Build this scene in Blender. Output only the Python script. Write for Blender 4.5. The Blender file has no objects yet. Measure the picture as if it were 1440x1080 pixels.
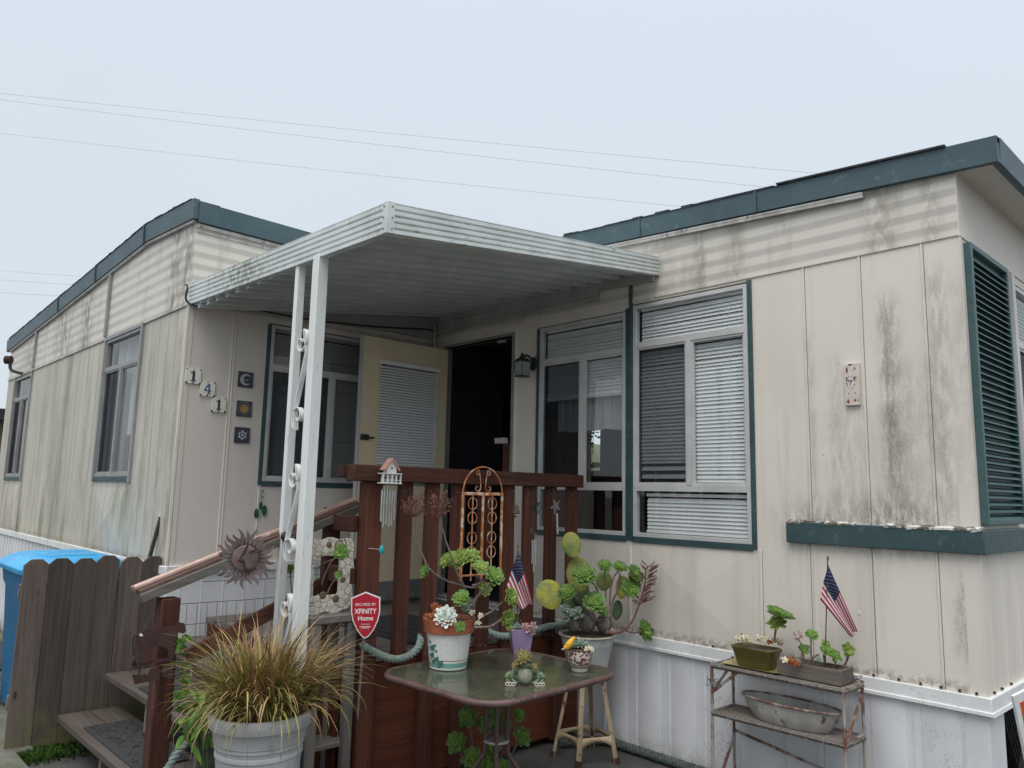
import bpy, bmesh, math, random
from mathutils import Vector, Matrix, noise
random.seed(7)
PI=math.pi
def rad(a): return math.radians(a)
S=bpy.context.scene; COL=S.collection
# ---------------------------------------------------------------- camera
F_PX=1081.0
CAM=Vector((5.383,-4.1,1.6))
yaw,pit,rol=rad(46.78),rad(8.095),rad(1.2485)
FW=Vector((-math.sin(yaw)*math.cos(pit),math.cos(yaw)*math.cos(pit),math.sin(pit)))
R0=Vector((math.cos(yaw),math.sin(yaw),0)); U0=R0.cross(FW)
RT=R0*math.cos(rol)+U0*math.sin(rol); UP=-R0*math.sin(rol)+U0*math.cos(rol)
def ray(px,py): return RT*(px-720)+UP*(540-py)+FW*F_PX
def AX(px,py,x): d=ray(px,py); return CAM+d*((x-CAM.x)/d.x)
def AY(px,py,y): d=ray(px,py); return CAM+d*((y-CAM.y)/d.y)
def AZ(px,py,z): d=ray(px,py); return CAM+d*((z-CAM.z)/d.z)
def AD(px,py,dep): return CAM+ray(px,py)*(dep/F_PX)
def depth(p): return (Vector(p)-CAM).dot(FW)
# ---------------------------------------------------------------- node helpers
class NT:
    def __init__(s,name):
        s.m=bpy.data.materials.new(name); s.m.use_nodes=True; s.t=s.m.node_tree
        s.n=s.t.nodes; s.l=s.t.links; s.b=s.n['Principled BSDF']
        s.tc=s.n.new('ShaderNodeTexCoord'); s.co=s.tc.outputs['Object']
    def put(s,sock,v):
        if hasattr(v,'links') or hasattr(v,'is_linked'): s.l.new(v,sock)
        elif isinstance(v,(tuple,list)) and len(v)==3 and sock.type=='RGBA': sock.default_value=(*v,1)
        else: sock.default_value=v
    def math(s,op,a,b=0.0,c=0.0,clamp=False):
        n=s.n.new('ShaderNodeMath'); n.operation=op; n.use_clamp=clamp
        for i,v in enumerate((a,b,c)): s.put(n.inputs[i],v)
        return n.outputs[0]
    def mp(s,v,a,b,c=0.0,d=1.0):
        n=s.n.new('ShaderNodeMapRange'); n.interpolation_type='SMOOTHSTEP'
        for i,x in enumerate((v,a,b,c,d)): s.put(n.inputs[i],x)
        return n.outputs[0]
    def map(s,scale=(1,1,1),loc=(0,0,0),co=None):
        n=s.n.new('ShaderNodeMapping'); s.l.new(co or s.co,n.inputs[0])
        n.inputs['Scale'].default_value=scale; n.inputs['Location'].default_value=loc
        return n.outputs[0]
    def noise(s,scale=5,detail=4,rough=.55,stretch=None,dist=0,loc=(0,0,0)):
        n=s.n.new('ShaderNodeTexNoise'); n.inputs['Scale'].default_value=scale
        n.inputs['Detail'].default_value=detail; n.inputs['Roughness'].default_value=rough; n.inputs['Distortion'].default_value=dist
        s.l.new(s.map(stretch or (1,1,1),loc),n.inputs['Vector']); return n.outputs['Fac']
    def voro(s,scale,feature='F1',stretch=(1,1,1),out='Distance'):
        n=s.n.new('ShaderNodeTexVoronoi'); n.feature=feature; n.inputs['Scale'].default_value=scale
        s.l.new(s.map(stretch),n.inputs['Vector']); return n.outputs[out]
    def xyz(s):
        n=s.n.new('ShaderNodeSeparateXYZ'); s.l.new(s.co,n.inputs[0]); return n.outputs
    def mix(s,f,a,b,mode='MIX'):
        n=s.n.new('ShaderNodeMix'); n.data_type='RGBA'; n.blend_type=mode; n.clamp_factor=True
        s.put(n.inputs[0],f); s.put(n.inputs[6],a if not isinstance(a,tuple) else (*a,1) if len(a)==3 else a)
        s.put(n.inputs[7],b if not isinstance(b,tuple) else (*b,1) if len(b)==3 else b)
        return n.outputs[2]
    def ramp(s,f,stops):
        n=s.n.new('ShaderNodeValToRGB'); e=n.color_ramp.elements
        while len(e)<len(stops): e.new(.5)
        for x,(p,c) in zip(e,stops): x.position=p; x.color=(*c,1)
        s.l.new(f,n.inputs[0]); return n.outputs[0]
    def rnd(s):
        return s.n.new('ShaderNodeObjectInfo').outputs['Random']
    def attr(s,name='Col'):
        n=s.n.new('ShaderNodeAttribute'); n.attribute_name=name; return n.outputs['Color'],n.outputs['Fac']
    def bump(s,h,strength=.3,dist=.01):
        n=s.n.new('ShaderNodeBump'); n.inputs['Strength'].default_value=strength; n.inputs['Distance'].default_value=dist
        s.l.new(h,n.inputs['Height']); s.l.new(n.outputs[0],s.b.inputs['Normal'])
    def fin(s,col,rough=.5,metal=0.0,spec=.5):
        s.put(s.b.inputs['Base Color'],(*col,1) if isinstance(col,tuple) else col)
        s.put(s.b.inputs['Roughness'],rough); s.put(s.b.inputs['Metallic'],metal)
        s.b.inputs['Specular IOR Level'].default_value=spec
        return s.m
def pm(name,c1,c2=None,scale=8,rough=.55,metal=0.0,bump=0.0,stretch=None,lo=.35,hi=.65,c3=None,s3=30,spec=.5,bdist=.004,detail=5):
    t=NT(name); c=c1
    if c2:
        f=t.noise(scale,detail,.6,stretch); c=t.mix(t.mp(f,lo,hi),c1,c2)
        if c3: c=t.mix(t.mp(t.noise(s3,4,.6,stretch,loc=(3,7,1)),.58,.72),c,c3)
        if bump: t.bump(f,bump,bdist)
    elif bump: t.bump(t.noise(scale,detail,.6,stretch),bump,bdist)
    return t.fin(c,rough,metal,spec)
def wood(name,c1,c2,axis='z',dark=(.05,.035,.03),rough=.75,knots=True,k=1.0,bump=.35,mold=None):
    t=NT(name); st={'x':(1.2,26,26),'y':(26,1.2,26),'z':(26,26,1.2)}[axis]
    f=t.noise(1.6*k,6,.62,st,dist=.4); g=t.noise(5*k,5,.7,st,loc=(5,2,9))
    c=t.mix(t.mp(f,.3,.7),c1,c2); c=t.mix(t.math('MULTIPLY',t.mp(g,.55,.75),.75),c,dark)
    big=t.noise(2.2,3,.5); c=t.mix(t.math('MULTIPLY',t.mp(big,.4,.75),.35),c,c2)
    sc_={'x':(.5,3,3),'y':(3,.5,3),'z':(3,3,.5)}[axis]; wr=t.math('MULTIPLY',t.mp(t.noise(4,6,.72,sc_,loc=(1,8,3)),.56,.72),.5); c=t.mix(wr,c,tuple(min(1,v*1.5+.045) for v in c1))
    h=t.n.new('ShaderNodeHueSaturation'); t.put(h.inputs['Color'],c); t.put(h.inputs['Value'],t.math('MULTIPLY_ADD',t.rnd(),.55,.72)); c=h.outputs[0]
    if mold:
        z=t.xyz()[2]; m=t.math('MULTIPLY',t.mp(t.noise(4,4),.4,.7),t.mp(z,.5,.0)); c=t.mix(m,c,mold)
    if knots:
        st2={'x':(1,2.5,2.5),'y':(2.5,1,2.5),'z':(2.5,2.5,1)}[axis]
        v=t.voro(2.6,stretch=st2); c=t.mix(t.mp(v,.10,.03),c,dark)
    t.bump(t.math('ADD',f,t.math('MULTIPLY',g,.7)),bump,.004)
    return t.fin(c,rough,0,.3)
# ---------------------------------------------------------------- materials
def siding(name,base,axis,streaks=(),mold=0.0,dirt=.5,low=None,grooves=None,foot=None):
    t=NT(name); o=t.xyz(); h=o[0] if axis=='x' else o[1]; z=o[2]
    st=(1,1,.09)
    c=base
    lt=tuple(min(1,v*1.06) for v in base); c=t.mix(t.mp(t.noise(1.3,3),.35,.65),base,lt)
    d1=t.noise(5,6,.62,st); d2=t.noise(19,5,.6,(1,1,.05),loc=(4,1,2)); d3=t.noise(1.1,3,.5,(1,1,.5),loc=(9,3,1))
    gr=tuple(v*.62 for v in (base[0]*.98,base[1],base[2]*.95))
    m=t.math('MULTIPLY',t.mp(d1,.42,.68),t.math('MULTIPLY',t.mp(d3,.38,.66),dirt))
    c=t.mix(m,c,gr)
    c=t.mix(t.math('MULTIPLY',t.mp(d2,.52,.72),dirt*.6),c,gr)
    sp=t.mp(t.noise(160,3,.7),.45,.62)
    for (x0,w,z0,z1,a) in streaks:
        g=t.math('MULTIPLY',t.math('SUBTRACT',h,t.math('ADD',x0,t.math('MULTIPLY',t.math('SUBTRACT',d1,.5),.12))),1.0/w)
        g=t.math('EXPONENT',t.math('MULTIPLY',t.math('MULTIPLY',g,g),-1.0))
        zz=t.math('MULTIPLY',t.mp(z,z0-.02,z0+.18),t.mp(z,z1+.02,z1-.2))
        br=t.mp(t.noise(24,5,.7,(1,1,.3),loc=(x0,0,0)),.36,.6)
        mm=t.math('MULTIPLY',t.math('MULTIPLY',g,zz),t.math('MULTIPLY',br,a))
        mm=t.math('MULTIPLY',mm,t.math('MULTIPLY_ADD',sp,.5,.5))
        c=t.mix(mm,c,(.115,.115,.095))
    if mold:
        m=t.math('MULTIPLY',t.mp(t.noise(3.2,5,.6,(1,1,.3)),.5,.68),mold)
        if low: m=t.math('MULTIPLY',m,t.mp(z,low[1],low[0],.25,1.0))
        c=t.mix(m,c,(.21,.205,.11))
    if foot:
        fm=t.math('MULTIPLY',t.mp(z,foot+.07,foot+.012),t.mp(t.noise(28,5,.7,loc=(2,5,1)),.38,.62)); c=t.mix(t.math('MULTIPLY',fm,.75),c,(.20,.17,.12))
    hh=t.noise(260,2,.6,(1,1,.25))
    if grooves:
        per=grooves
        w=t.math('ADD',h,t.math('MULTIPLY',t.math('SINE',t.math('MULTIPLY',h,7.3)),.025))
        fr=t.math('ABSOLUTE',t.math('SUBTRACT',t.math('FRACT',t.math('DIVIDE',w,per)),.5))
        gm=t.mp(fr,.05,.012)
        c=t.mix(t.math('MULTIPLY',gm,.55),c,(.16,.155,.12))
        hh=t.math('SUBTRACT',t.math('MULTIPLY',hh,.25),gm)
    t.bump(hh,.35,.003)
    return t.fin(c,.55,0,.35)
def band(name,axis,stains=()):
    t=NT(name); o=t.xyz(); h=o[0] if axis=='x' else o[1]; z=o[2]
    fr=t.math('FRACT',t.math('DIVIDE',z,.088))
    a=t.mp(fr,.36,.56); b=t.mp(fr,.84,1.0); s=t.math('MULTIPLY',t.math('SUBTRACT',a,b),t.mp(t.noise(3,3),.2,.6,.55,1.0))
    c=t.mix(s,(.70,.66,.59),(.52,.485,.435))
    d=t.noise(5,6,.65,(1,1,.25)); c=t.mix(t.math('MULTIPLY',t.mp(d,.5,.72),.45),c,(.28,.26,.20))
    for (x0,w,a_) in stains:
        g=t.math('MULTIPLY',t.math('SUBTRACT',h,x0),1.0/w); g=t.math('EXPONENT',t.math('MULTIPLY',t.math('MULTIPLY',g,g),-1.0))
        br=t.mp(t.noise(14,5,.7,(1,1,.5)),.38,.6)
        c=t.mix(t.math('MULTIPLY',g,t.math('MULTIPLY',br,a_)),c,(.17,.155,.11))
    t.bump(t.noise(200,2,.5,(.3,.3,1)),.15,.002)
    return t.fin(c,.5,0,.35)
BASE=(.71,.66,.585)
M={}
M['sideR']=siding('siding_right',BASE,'x',[(3.87,.05,1.5,2.74,.85),(3.90,.10,1.48,2.4,.5),(3.92,.16,1.48,2.2,.25),(3.62,.12,1.5,2.2,.3),(3.45,.03,1.5,2.6,.4),(3.58,.03,1.5,2.5,.35),(4.10,.06,1.5,2.85,.55),(4.05,.04,1.7,2.4,.4),(4.15,.04,.8,1.35,.75),(3.45,.2,1.28,1.66,.9),(3.85,.3,1.28,1.70,1.1),(3.28,.02,1.5,2.2,.2)],0,.34,foot=.728)
M['sideF']=siding('siding_front',(.69,.635,.575),'y',[],0,.10)
M['sideE']=siding('siding_end',(.69,.64,.575),'y',[(.02,.03,1.6,2.8,.4)],0,.2)
M['sideL']=siding('siding_left',(.52,.49,.42),'x',[(-.12,.06,1.1,2.8,.6),(-.35,.08,1.1,2.6,.5),(-.7,.07,1.1,2.7,.45),(-2.3,.1,1.1,2.7,.45),(-3.0,.12,1.1,2.6,.4),(-3.9,.12,1.1,2.6,.45)],.75,1.15,(1.0,2.4),.155,1.06)
M['bandR']=band('striped_band',  'x',[(2.75,.05,.5),(3.0,.06,.45),(3.85,.08,.5),(2.45,.08,.3),(4.1,.05,.4)])
M['bandF']=band('striped_band_front','y',[])
M['bandL']=band('striped_band_left','x',[(-.35,.12,.8),(-.1,.1,.7),(-2.6,.18,.9),(-3.4,.35,.75),(-4.9,.3,.5)])
def skirt():
    t=NT('skirt_metal'); z=t.xyz()[2]; c=t.mix(t.mp(t.noise(2.5,4,.6,(1,1,.6)),.35,.65),(.72,.73,.75),(.64,.65,.67))
    sp=t.math('MULTIPLY',t.mp(t.noise(120,4,.8,(1,1,.8)),.53,.60),t.mp(t.noise(3.4,3,.6,loc=(4,2,7)),.50,.62)); sp=t.math('MULTIPLY',sp,t.mp(z,.62,.40,.15,.8)); c=t.mix(sp,c,(.19,.19,.20))
    g=t.math('MULTIPLY',t.mp(z,.16,.0),t.mp(t.noise(9,5,.7),.3,.6)); c=t.mix(t.math('MULTIPLY',g,.6),c,(.22,.20,.16))
    t.bump(t.noise(5,2,.5,(1,1,.3)),.5,.012); return t.fin(c,.42,0,.4)
M['skirt']=skirt()
M['trimw']=pm('white_trim',(.78,.79,.79),(.68,.69,.68),6,.45,c3=(.55,.53,.49),s3=60)
M['green']=pm('green_trim',(.028,.062,.068),(.040,.080,.088),6,.5,c3=(.085,.13,.13),s3=22,bump=.1)
M['fascia']=pm('green_fascia',(.050,.092,.112),(.066,.115,.136),3,.5,c3=(.12,.17,.18),s3=14,bump=.15)
M['tar']=pm('roof_tar',(.025,.027,.03),(.06,.065,.07),20,.9,bump=.6,bdist=.01)
M['alu']=pm('aluminium',(.60,.60,.585),(.52,.52,.51),5,.42,.15)
M['aluL']=pm('aluminium_grey',(.33,.33,.32),(.27,.27,.26),6,.5,.2)
M['ledgewhite']=pm('peeled_paint',(.6,.6,.58),(.12,.11,.08),20,.8,lo=.45,hi=.55)
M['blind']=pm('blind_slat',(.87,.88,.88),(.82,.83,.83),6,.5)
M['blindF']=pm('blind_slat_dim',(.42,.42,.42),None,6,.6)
M['doorcream']=pm('door_cream',(.80,.68,.47),(.76,.64,.43),3,.5)
M['doorgrey']=pm('door_sweep',(.22,.22,.22),(.16,.16,.16),8,.5)
M['black']=pm('black_iron',(.02,.02,.022),(.035,.03,.03),20,.5)
M['cable']=pm('black_cable',(.012,.013,.02),None,5,.5)
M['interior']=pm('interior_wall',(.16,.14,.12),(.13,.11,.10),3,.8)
M['intdark']=pm('interior_dark',(.045,.050,.065),(.025,.028,.040),3,.9)  # near-black: darkness of unlit spaces put into the colour
M['intred']=pm('interior_redwood',(.12,.035,.02),(.07,.02,.012),3,.5,stretch=(8,8,.6))
M['curtain']=pm('curtain',(.55,.55,.54),(.45,.45,.45),3,.9,stretch=(12,12,.3),bump=.5,bdist=.01)
M['screen']=pm('insect_screen',(.035,.038,.042),(.05,.055,.06),3,.7)
M['shutter']=pm('shutter_green',(.045,.105,.11),(.06,.125,.13),12,.45,c3=(.12,.12,.1),s3=30)
def awn():
    t=NT('awning_white'); o=t.xyz()
    c=t.mix(t.mp(t.noise(4,4),.4,.7),(.68,.72,.71),(.57,.61,.60))
    d=t.mp(t.noise(9,6,.68,(2.2,2.2,.5)),.56,.68)
    g=t.math('SUBTRACT',o[0],-1.0); g=t.math('EXPONENT',t.math('MULTIPLY',t.math('MULTIPLY',g,g),-7.0))
    g2=t.math('EXPONENT',t.math('MULTIPLY',t.math('POWER',t.math('SUBTRACT',o[0],.52),2.0),-60.0))
    br=t.mp(t.noise(30,4,.7,(1.5,1.5,.6)),.42,.62)
    c=t.mix(t.math('MULTIPLY',d,.35),c,(.28,.27,.2))
    c=t.mix(t.math('MULTIPLY',t.math('ADD',t.math('MULTIPLY',g,.85),t.math('MULTIPLY',g2,.35)),br),c,(.16,.17,.07))
    return t.fin(c,.42,0,.4)
M['awning']=awn()
M['awnside']=pm('awning_side_white',(.66,.70,.69),(.56,.60,.58),5,.42,c3=(.36,.37,.28),s3=12,stretch=(1,1,2.5))
M['pan']=pm('awning_pan',(.56,.59,.58),(.47,.50,.49),3,.5)
M['hanger']=pm('awning_hanger',(.42,.43,.41),(.34,.34,.33),5,.5)
M['postw']=pm('post_white',(.76,.78,.77),(.70,.72,.70),5,.4,c3=(.55,.56,.53),s3=20,stretch=(3,3,.5))
M['redx']=wood('stained_redwood_x',(.105,.037,.022),(.055,.022,.015),'x',(.02,.010,.008))
M['redy']=wood('stained_redwood_y',(.105,.037,.022),(.055,.022,.015),'y',(.02,.010,.008))
M['redz']=wood('stained_redwood_z',(.120,.040,.024),(.058,.022,.015),'z',(.02,.010,.008))
M['ply']=wood('stained_plywood',(.125,.038,.016),(.075,.022,.011),'y',(.05,.014,.008),k=.5,bump=.2)
M['greyx']=wood('weathered_wood_x',(.085,.066,.056),(.14,.12,.105),'x',(.05,.04,.035))
M['greyy']=wood('weathered_wood_y',(.14,.125,.11),(.2,.185,.165),'y',(.06,.05,.045))
M['greyz']=wood('weathered_wood_z',(.12,.11,.10),(.19,.175,.16),'z',(.05,.045,.04))
M['fence']=wood('fence_picket',(.085,.066,.055),(.135,.11,.095),'z',(.045,.036,.032),k=1.2,mold=(.16,.15,.06))
M['deck']=wood('deck_board',(.10,.085,.075),(.15,.13,.12),'y',(.04,.035,.03))
M['handbrown']=wood('handrail_brown',(.15,.09,.07),(.085,.055,.045),'y',(.06,.035,.025),rough=.45)
M['copper']=pm('rail_pipe',(.42,.29,.24),(.34,.22,.18),6,.28,.25,c3=(.55,.48,.45),s3=20)
M['mat']=pm('rubber_mat',(.018,.019,.021),(.04,.042,.046),60,.8,bump=1.0,bdist=.008)
M['rope']=pm('rope_green',(.28,.36,.32),(.20,.25,.22),60,.9,bump=.4)
M['ropedk']=pm('rope_dark',(.10,.125,.11),(.05,.065,.055),60,.9,bump=.4)
M['wire']=pm('fence_wire',(.10,.11,.11),None,5,.5,.6)
M['blue']=pm('bin_blue',(.012,.13,.30),(.016,.155,.34),4,.42,bump=.05)
M['bluelid']=pm('bin_lid_blue',(.035,.32,.62),(.05,.37,.68),4,.4,c3=(.10,.42,.62),s3=9)
M['bin2']=pm('bin_black',(.02,.024,.024),(.03,.035,.035),4,.5)
M['potgrey']=pm('planter_grey',(.36,.37,.37),(.46,.47,.465),3,.5,c3=(.3,.31,.30),s3=16)
M['soil']=pm('soil',(.045,.032,.022),(.09,.07,.05),70,.95,bump=1,bdist=.01)
M['rust']=pm('rusty_metal',(.085,.035,.022),(.04,.02,.017),25,.85,.2,.3)
M['sunrust']=pm('sun_metal',(.12,.080,.075),(.20,.165,.17),7,.55,.4,.2,c3=(.22,.09,.05),s3=16)
M['cow']=pm('cow_metal',(.055,.022,.018),(.035,.014,.012),15,.7,.2,.2)
M['trel']=pm('trellis_rust',(.74,.58,.42),(.50,.17,.05),16,.7,.0,.3,lo=.40,hi=.54,c3=(.25,.09,.04),s3=50)
M['tabframe']=pm('table_frame',(.085,.048,.042),(.12,.072,.066),10,.45,c3=(.2,.16,.15),s3=60)
def tg():
    t=NT('table_glass'); n=t.noise(3,5,.65,(1,1,1)); c=t.mix(t.mp(n,.35,.65),(.038,.042,.030),(.075,.078,.052))
    sp=t.mp(t.noise(55,4,.7),.60,.70); c=t.mix(t.math('MULTIPLY',sp,.4),c,(.20,.20,.16))
    r=t.mp(t.noise(7,4),.3,.7,.05,.28); return t.fin(c,r,0,.6)
M['tabglass']=tg()
M['terra']=pm('terracotta',(.36,.11,.05),(.28,.08,.035),9,.8,c3=(.42,.2,.13),s3=30)
def crackle():
    t=NT('crackle_glaze'); v=t.voro(55,'DISTANCE_TO_EDGE',(1,1,.8)); c=t.mix(t.mp(v,.0,.05),(.50,.50,.45),(.68,.69,.65))
    z=t.xyz()[2]
    # teal band + thin red line near the foot
    b=t.math('MULTIPLY',t.mp(z,.011,.013),t.mp(z,.037,.035)); c=t.mix(b,c,(.17,.36,.29))
    b=t.math('MULTIPLY',t.mp(z,.045,.046),t.mp(z,.050,.049)); c=t.mix(b,c,(.25,.08,.06))
    return t.fin(c,.35)
M['crackle']=crackle()
M['leafpaint']=pm('painted_leaf',(.035,.12,.11),(.06,.17,.15),40,.4)
M['greypaint']=pm('painted_grape',(.18,.21,.24),(.12,.14,.17),40,.4)
M['purple']=pm('purple_glaze',(.33,.24,.42),(.29,.21,.38),8,.3)
M['bigpot']=pm('big_pot_white',(.50,.52,.51),(.42,.44,.42),4,.5,c3=(.3,.29,.25),s3=14)
M['bigrim']=pm('big_pot_rim',(.42,.38,.30),(.34,.30,.24),7,.5)
M['olive']=pm('olive_glaze',(.115,.092,.028),(.085,.07,.02),6,.25)
M['saucer']=pm('saucer_yellow',(.42,.38,.15),(.32,.28,.10),10,.3)
M['enamel']=pm('worn_enamel',(.50,.49,.46),(.36,.34,.31),12,.5,.1,.1,(1,1,.35),c3=(.10,.06,.045),s3=30)
M['wicker']=pm('worn_wicker',(.27,.25,.22),(.13,.10,.085),90,.8,bump=.8,bdist=.004,stretch=(1,2.5,1))
M['rack']=pm('rack_rust_white',(.36,.33,.30),(.16,.075,.05),16,.7,.1,.2,(1,1,.5),lo=.42,hi=.56)
M['stool']=pm('stool_chipped',(.46,.36,.24),(.36,.27,.17),8,.6,0,.2,(1,1,.6),c3=(.13,.06,.03),s3=34)
M['stooldk']=pm('stool_brown',(.16,.10,.06),(.10,.06,.04),18,.6)
M['cactus']=None
def vcol(name,stops,rough=.5,sub=.0,patch=None,nscale=18,bump=.1):
    t=NT(name); c,f=t.attr('Col'); sp=t.n.new('ShaderNodeSeparateColor'); t.l.new(c,sp.inputs[0])
    v=t.math('ADD',sp.outputs[0],t.math('MULTIPLY',t.math('SUBTRACT',t.noise(nscale,3),.5),.35),clamp=True)
    k=t.ramp(v,stops)
    h=t.n.new('ShaderNodeHueSaturation'); t.put(h.inputs['Color'],k); t.put(h.inputs['Value'],t.math('MULTIPLY_ADD',sp.outputs[1],.62,.62)); k=h.outputs[0]
    if patch: k=t.mix(t.mp(t.noise(patch[1],4,.7,loc=(2,2,2)),.52,.62),k,patch[0])
    if sub: t.b.inputs['Subsurface Weight'].default_value=sub; t.b.inputs['Subsurface Radius'].default_value=(.01,.012,.004); t.b.inputs['Subsurface Scale'].default_value=.3
    return t.fin(k,rough,0,.22)
M['aeo']=vcol('aeonium_leaf',[(0,(.36,.46,.09)),(.4,(.20,.32,.06)),(.8,(.115,.22,.055)),(1,(.17,.19,.065))])
M['aeo2']=vcol('aeonium_leaf_yellowish',[(0,(.44,.48,.11)),(.4,(.28,.37,.08)),(.85,(.18,.27,.06)),(1,(.28,.24,.09))])
M['chalk']=vcol('chalk_rosette',[(0,(.30,.42,.30)),(.4,(.46,.55,.46)),(1,(.72,.74,.68))])
M['pink']=vcol('pink_rosette',[(0,(.25,.3,.18)),(.4,(.34,.22,.20)),(1,(.50,.28,.30))])
M['redro']=vcol('red_rosette',[(0,(.22,.2,.06)),(.4,(.30,.12,.04)),(1,(.32,.06,.03))])
M['spiky']=vcol('dark_tip_rosette',[(0,(.35,.38,.12)),(.5,(.28,.26,.09)),(1,(.12,.04,.03))])
M['bluegreen']=vcol('bluegreen_rosette',[(0,(.16,.24,.17)),(.5,(.20,.29,.22)),(1,(.30,.36,.27))])
M['cream']=vcol('cream_rosette',[(0,(.38,.38,.22)),(.5,(.58,.54,.38)),(1,(.66,.58,.46))])
M['pear']=pm('prickly_pear_pad',(.13,.19,.035),(.30,.29,.05),11,.55,bump=.3,c3=(.12,.075,.03),s3=55)
M['peary']=pm('prickly_pear_pad_yellow',(.42,.40,.05),(.24,.28,.08),22,.6,bump=.3,c3=(.22,.15,.13),s3=48,lo=.42,hi=.6)
M['peardk']=pm('prickly_pear_pad_dark',(.045,.085,.035),(.08,.12,.04),9,.55,bump=.2)
M['stem']=pm('succulent_stem',(.14,.10,.09),(.22,.17,.15),40,.8,bump=.4)
M['stemdk']=pm('dry_flower',(.13,.055,.045),(.20,.10,.08),40,.9)
M['bark']=pm('woody_trunk',(.09,.08,.075),(.2,.18,.165),26,.9,bump=.8,stretch=(1,1,.35))
M['g1']=vcol('grass_green',[(0,(.24,.20,.06)),(.4,(.22,.23,.045)),(1,(.32,.27,.10))],nscale=6)
M['g2']=vcol('grass_straw',[(0,(.30,.21,.09)),(.5,(.38,.23,.10)),(1,(.44,.29,.18))],nscale=6)
M['g3']=vcol('grass_red',[(0,(.22,.15,.06)),(.5,(.27,.14,.07)),(1,(.30,.16,.11))],nscale=6)
M['weed']=vcol('weed_leaf',[(0,(.11,.20,.04)),(.5,(.09,.21,.035)),(1,(.16,.28,.05))])
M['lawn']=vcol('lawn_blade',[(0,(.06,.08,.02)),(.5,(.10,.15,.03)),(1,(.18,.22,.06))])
M['lawnsolid']=pm('shrub_green',(.12,.15,.08),(.07,.10,.05),9,.9)
M['moss']=vcol('moss',[(0,(.02,.035,.01)),(.5,(.035,.07,.012)),(1,(.06,.12,.025))])
M['white']=pm('white_paint',(.70,.71,.70),(.6,.6,.58),20,.5)
M['offwhite']=pm('cream_paint',(.58,.55,.46),(.5,.46,.36),25,.5)
M['redsign']=pm('sign_red',(.42,.012,.03),None,5,.35)
M['signtxt']=pm('sign_white',(.80,.78,.76),None,5,.4)
M['steel']=pm('steel_stake',(.42,.43,.42),(.3,.3,.3),20,.35,.8)
M['silver']=pm('chime_tube',(.62,.63,.63),None,20,.25,.7)
M['navy']=pm('navy_glaze',(.018,.018,.045),(.03,.03,.065),20,.3)
M['tilecream']=pm('cream_glaze',(.74,.75,.62),(.80,.80,.70),20,.3)
M['tilegold']=pm('gold_glaze',(.42,.27,.05),(.35,.2,.04),50,.35)
M['tilewhite']=pm('pale_glaze',(.50,.52,.55),(.4,.42,.46),60,.35)
M['tileblue']=pm('blue_glaze',(.03,.05,.25),None,20,.3)
M['lampglass']=pm('lamp_glass',(.34,.36,.36),(.26,.28,.28),20,.25)
M['pinkroof']=pm('pink_roof',(.45,.23,.19),(.5,.28,.23),20,.6)
M['turq']=pm('turquoise_glass',(.03,.38,.45),None,20,.15)
M['yellow']=pm('yellow_glaze',(.72,.36,.02),(.8,.45,.03),20,.35)
M['floral']=None
def floral():
    t=NT('floral_glaze'); v=t.voro(75); cc=t.voro(62,out='Color')
    c=t.mix(t.mp(v,.58,.50),(.52,.49,.40),t.ramp(t.math('FRACT',t.math('MULTIPLY',t.noise(33,1),7)),[(0,(.20,.02,.05)),(.5,(.05,.02,.03)),(1,(.35,.12,.14))]))
    z=t.xyz()[2]; b=t.mp(z,.034,.032); c=t.mix(b,c,(.38,.37,.30)); g=t.math('FRACT',t.math('MULTIPLY',z,110)); c=t.mix(t.math('MULTIPLY',b,t.mp(g,.6,.75)),c,(.16,.16,.15))
    return t.fin(c,.3)
M['floral']=floral()
def mosaic():
    t=NT('broken_tile_mosaic'); v=t.voro(30,'DISTANCE_TO_EDGE'); c=t.mix(t.mp(v,.02,.05),(.26,.18,.11),t.mix(t.mp(t.noise(30,1),.4,.6),(.64,.61,.54),(.54,.51,.45)))
    t.bump(t.mp(v,.02,.08),.5,.004); return t.fin(c,.4)
M['mosaic']=mosaic()
M['frog']=pm('frog_glaze',(.07,.12,.06),(.14,.19,.09),30,.25,c3=(.3,.3,.16),s3=40)
M['belly']=pm('frog_belly',(.36,.37,.27),(.26,.28,.2),22,.25)
M['fred']=pm('flag_red',(.42,.02,.05),None,5,.8)
M['fwhite']=pm('flag_white',(.68,.64,.66),None,5,.8)
M['fblue']=pm('flag_blue',(.012,.018,.075),None,5,.8)
M['plaque']=pm('worn_plaque',(.60,.50,.43),(.66,.6,.56),30,.7,c3=(.22,.20,.24),s3=50)
M['plaqdk']=pm('plaque_dark',(.05,.04,.06),(.2,.18,.24),90,.7,lo=.45,hi=.55)
M['ruststain']=pm('rust_spot',(.30,.12,.04),(.18,.07,.03),40,.8)
M['orange']=pm('sign_orange',(.50,.08,.02),None,5,.5)
M['greendecal']=pm('green_sticker',(.01,.07,.05),(.02,.12,.08),40,.4)
def ground():
    t=NT('asphalt'); c=t.mix(t.mp(t.noise(2.2,5,.65),.35,.7),(.050,.050,.048),(.085,.085,.08))
    c=t.mix(t.math('MULTIPLY',t.mp(t.noise(120,3,.7),.5,.7),.5),c,(.15,.15,.14))
    t.bump(t.noise(150,4,.7),.5,.004); return t.fin(c,.85)
M['ground']=ground()
M['paver']=pm('concrete_paver',(.15,.15,.12),(.10,.105,.075),7,.9,bump=.4,c3=(.07,.09,.03),s3=14)
M['neigh']=pm('neighbour_siding',(.17,.15,.12),(.12,.10,.085),3,.7,stretch=(9,9,.3),bump=.4)
M['nroof']=pm('neighbour_roof',(.04,.042,.05),(.06,.06,.07),10,.8)
M['pline']=pm('power_wire',(.62,.66,.70),None,5,.6)
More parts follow.
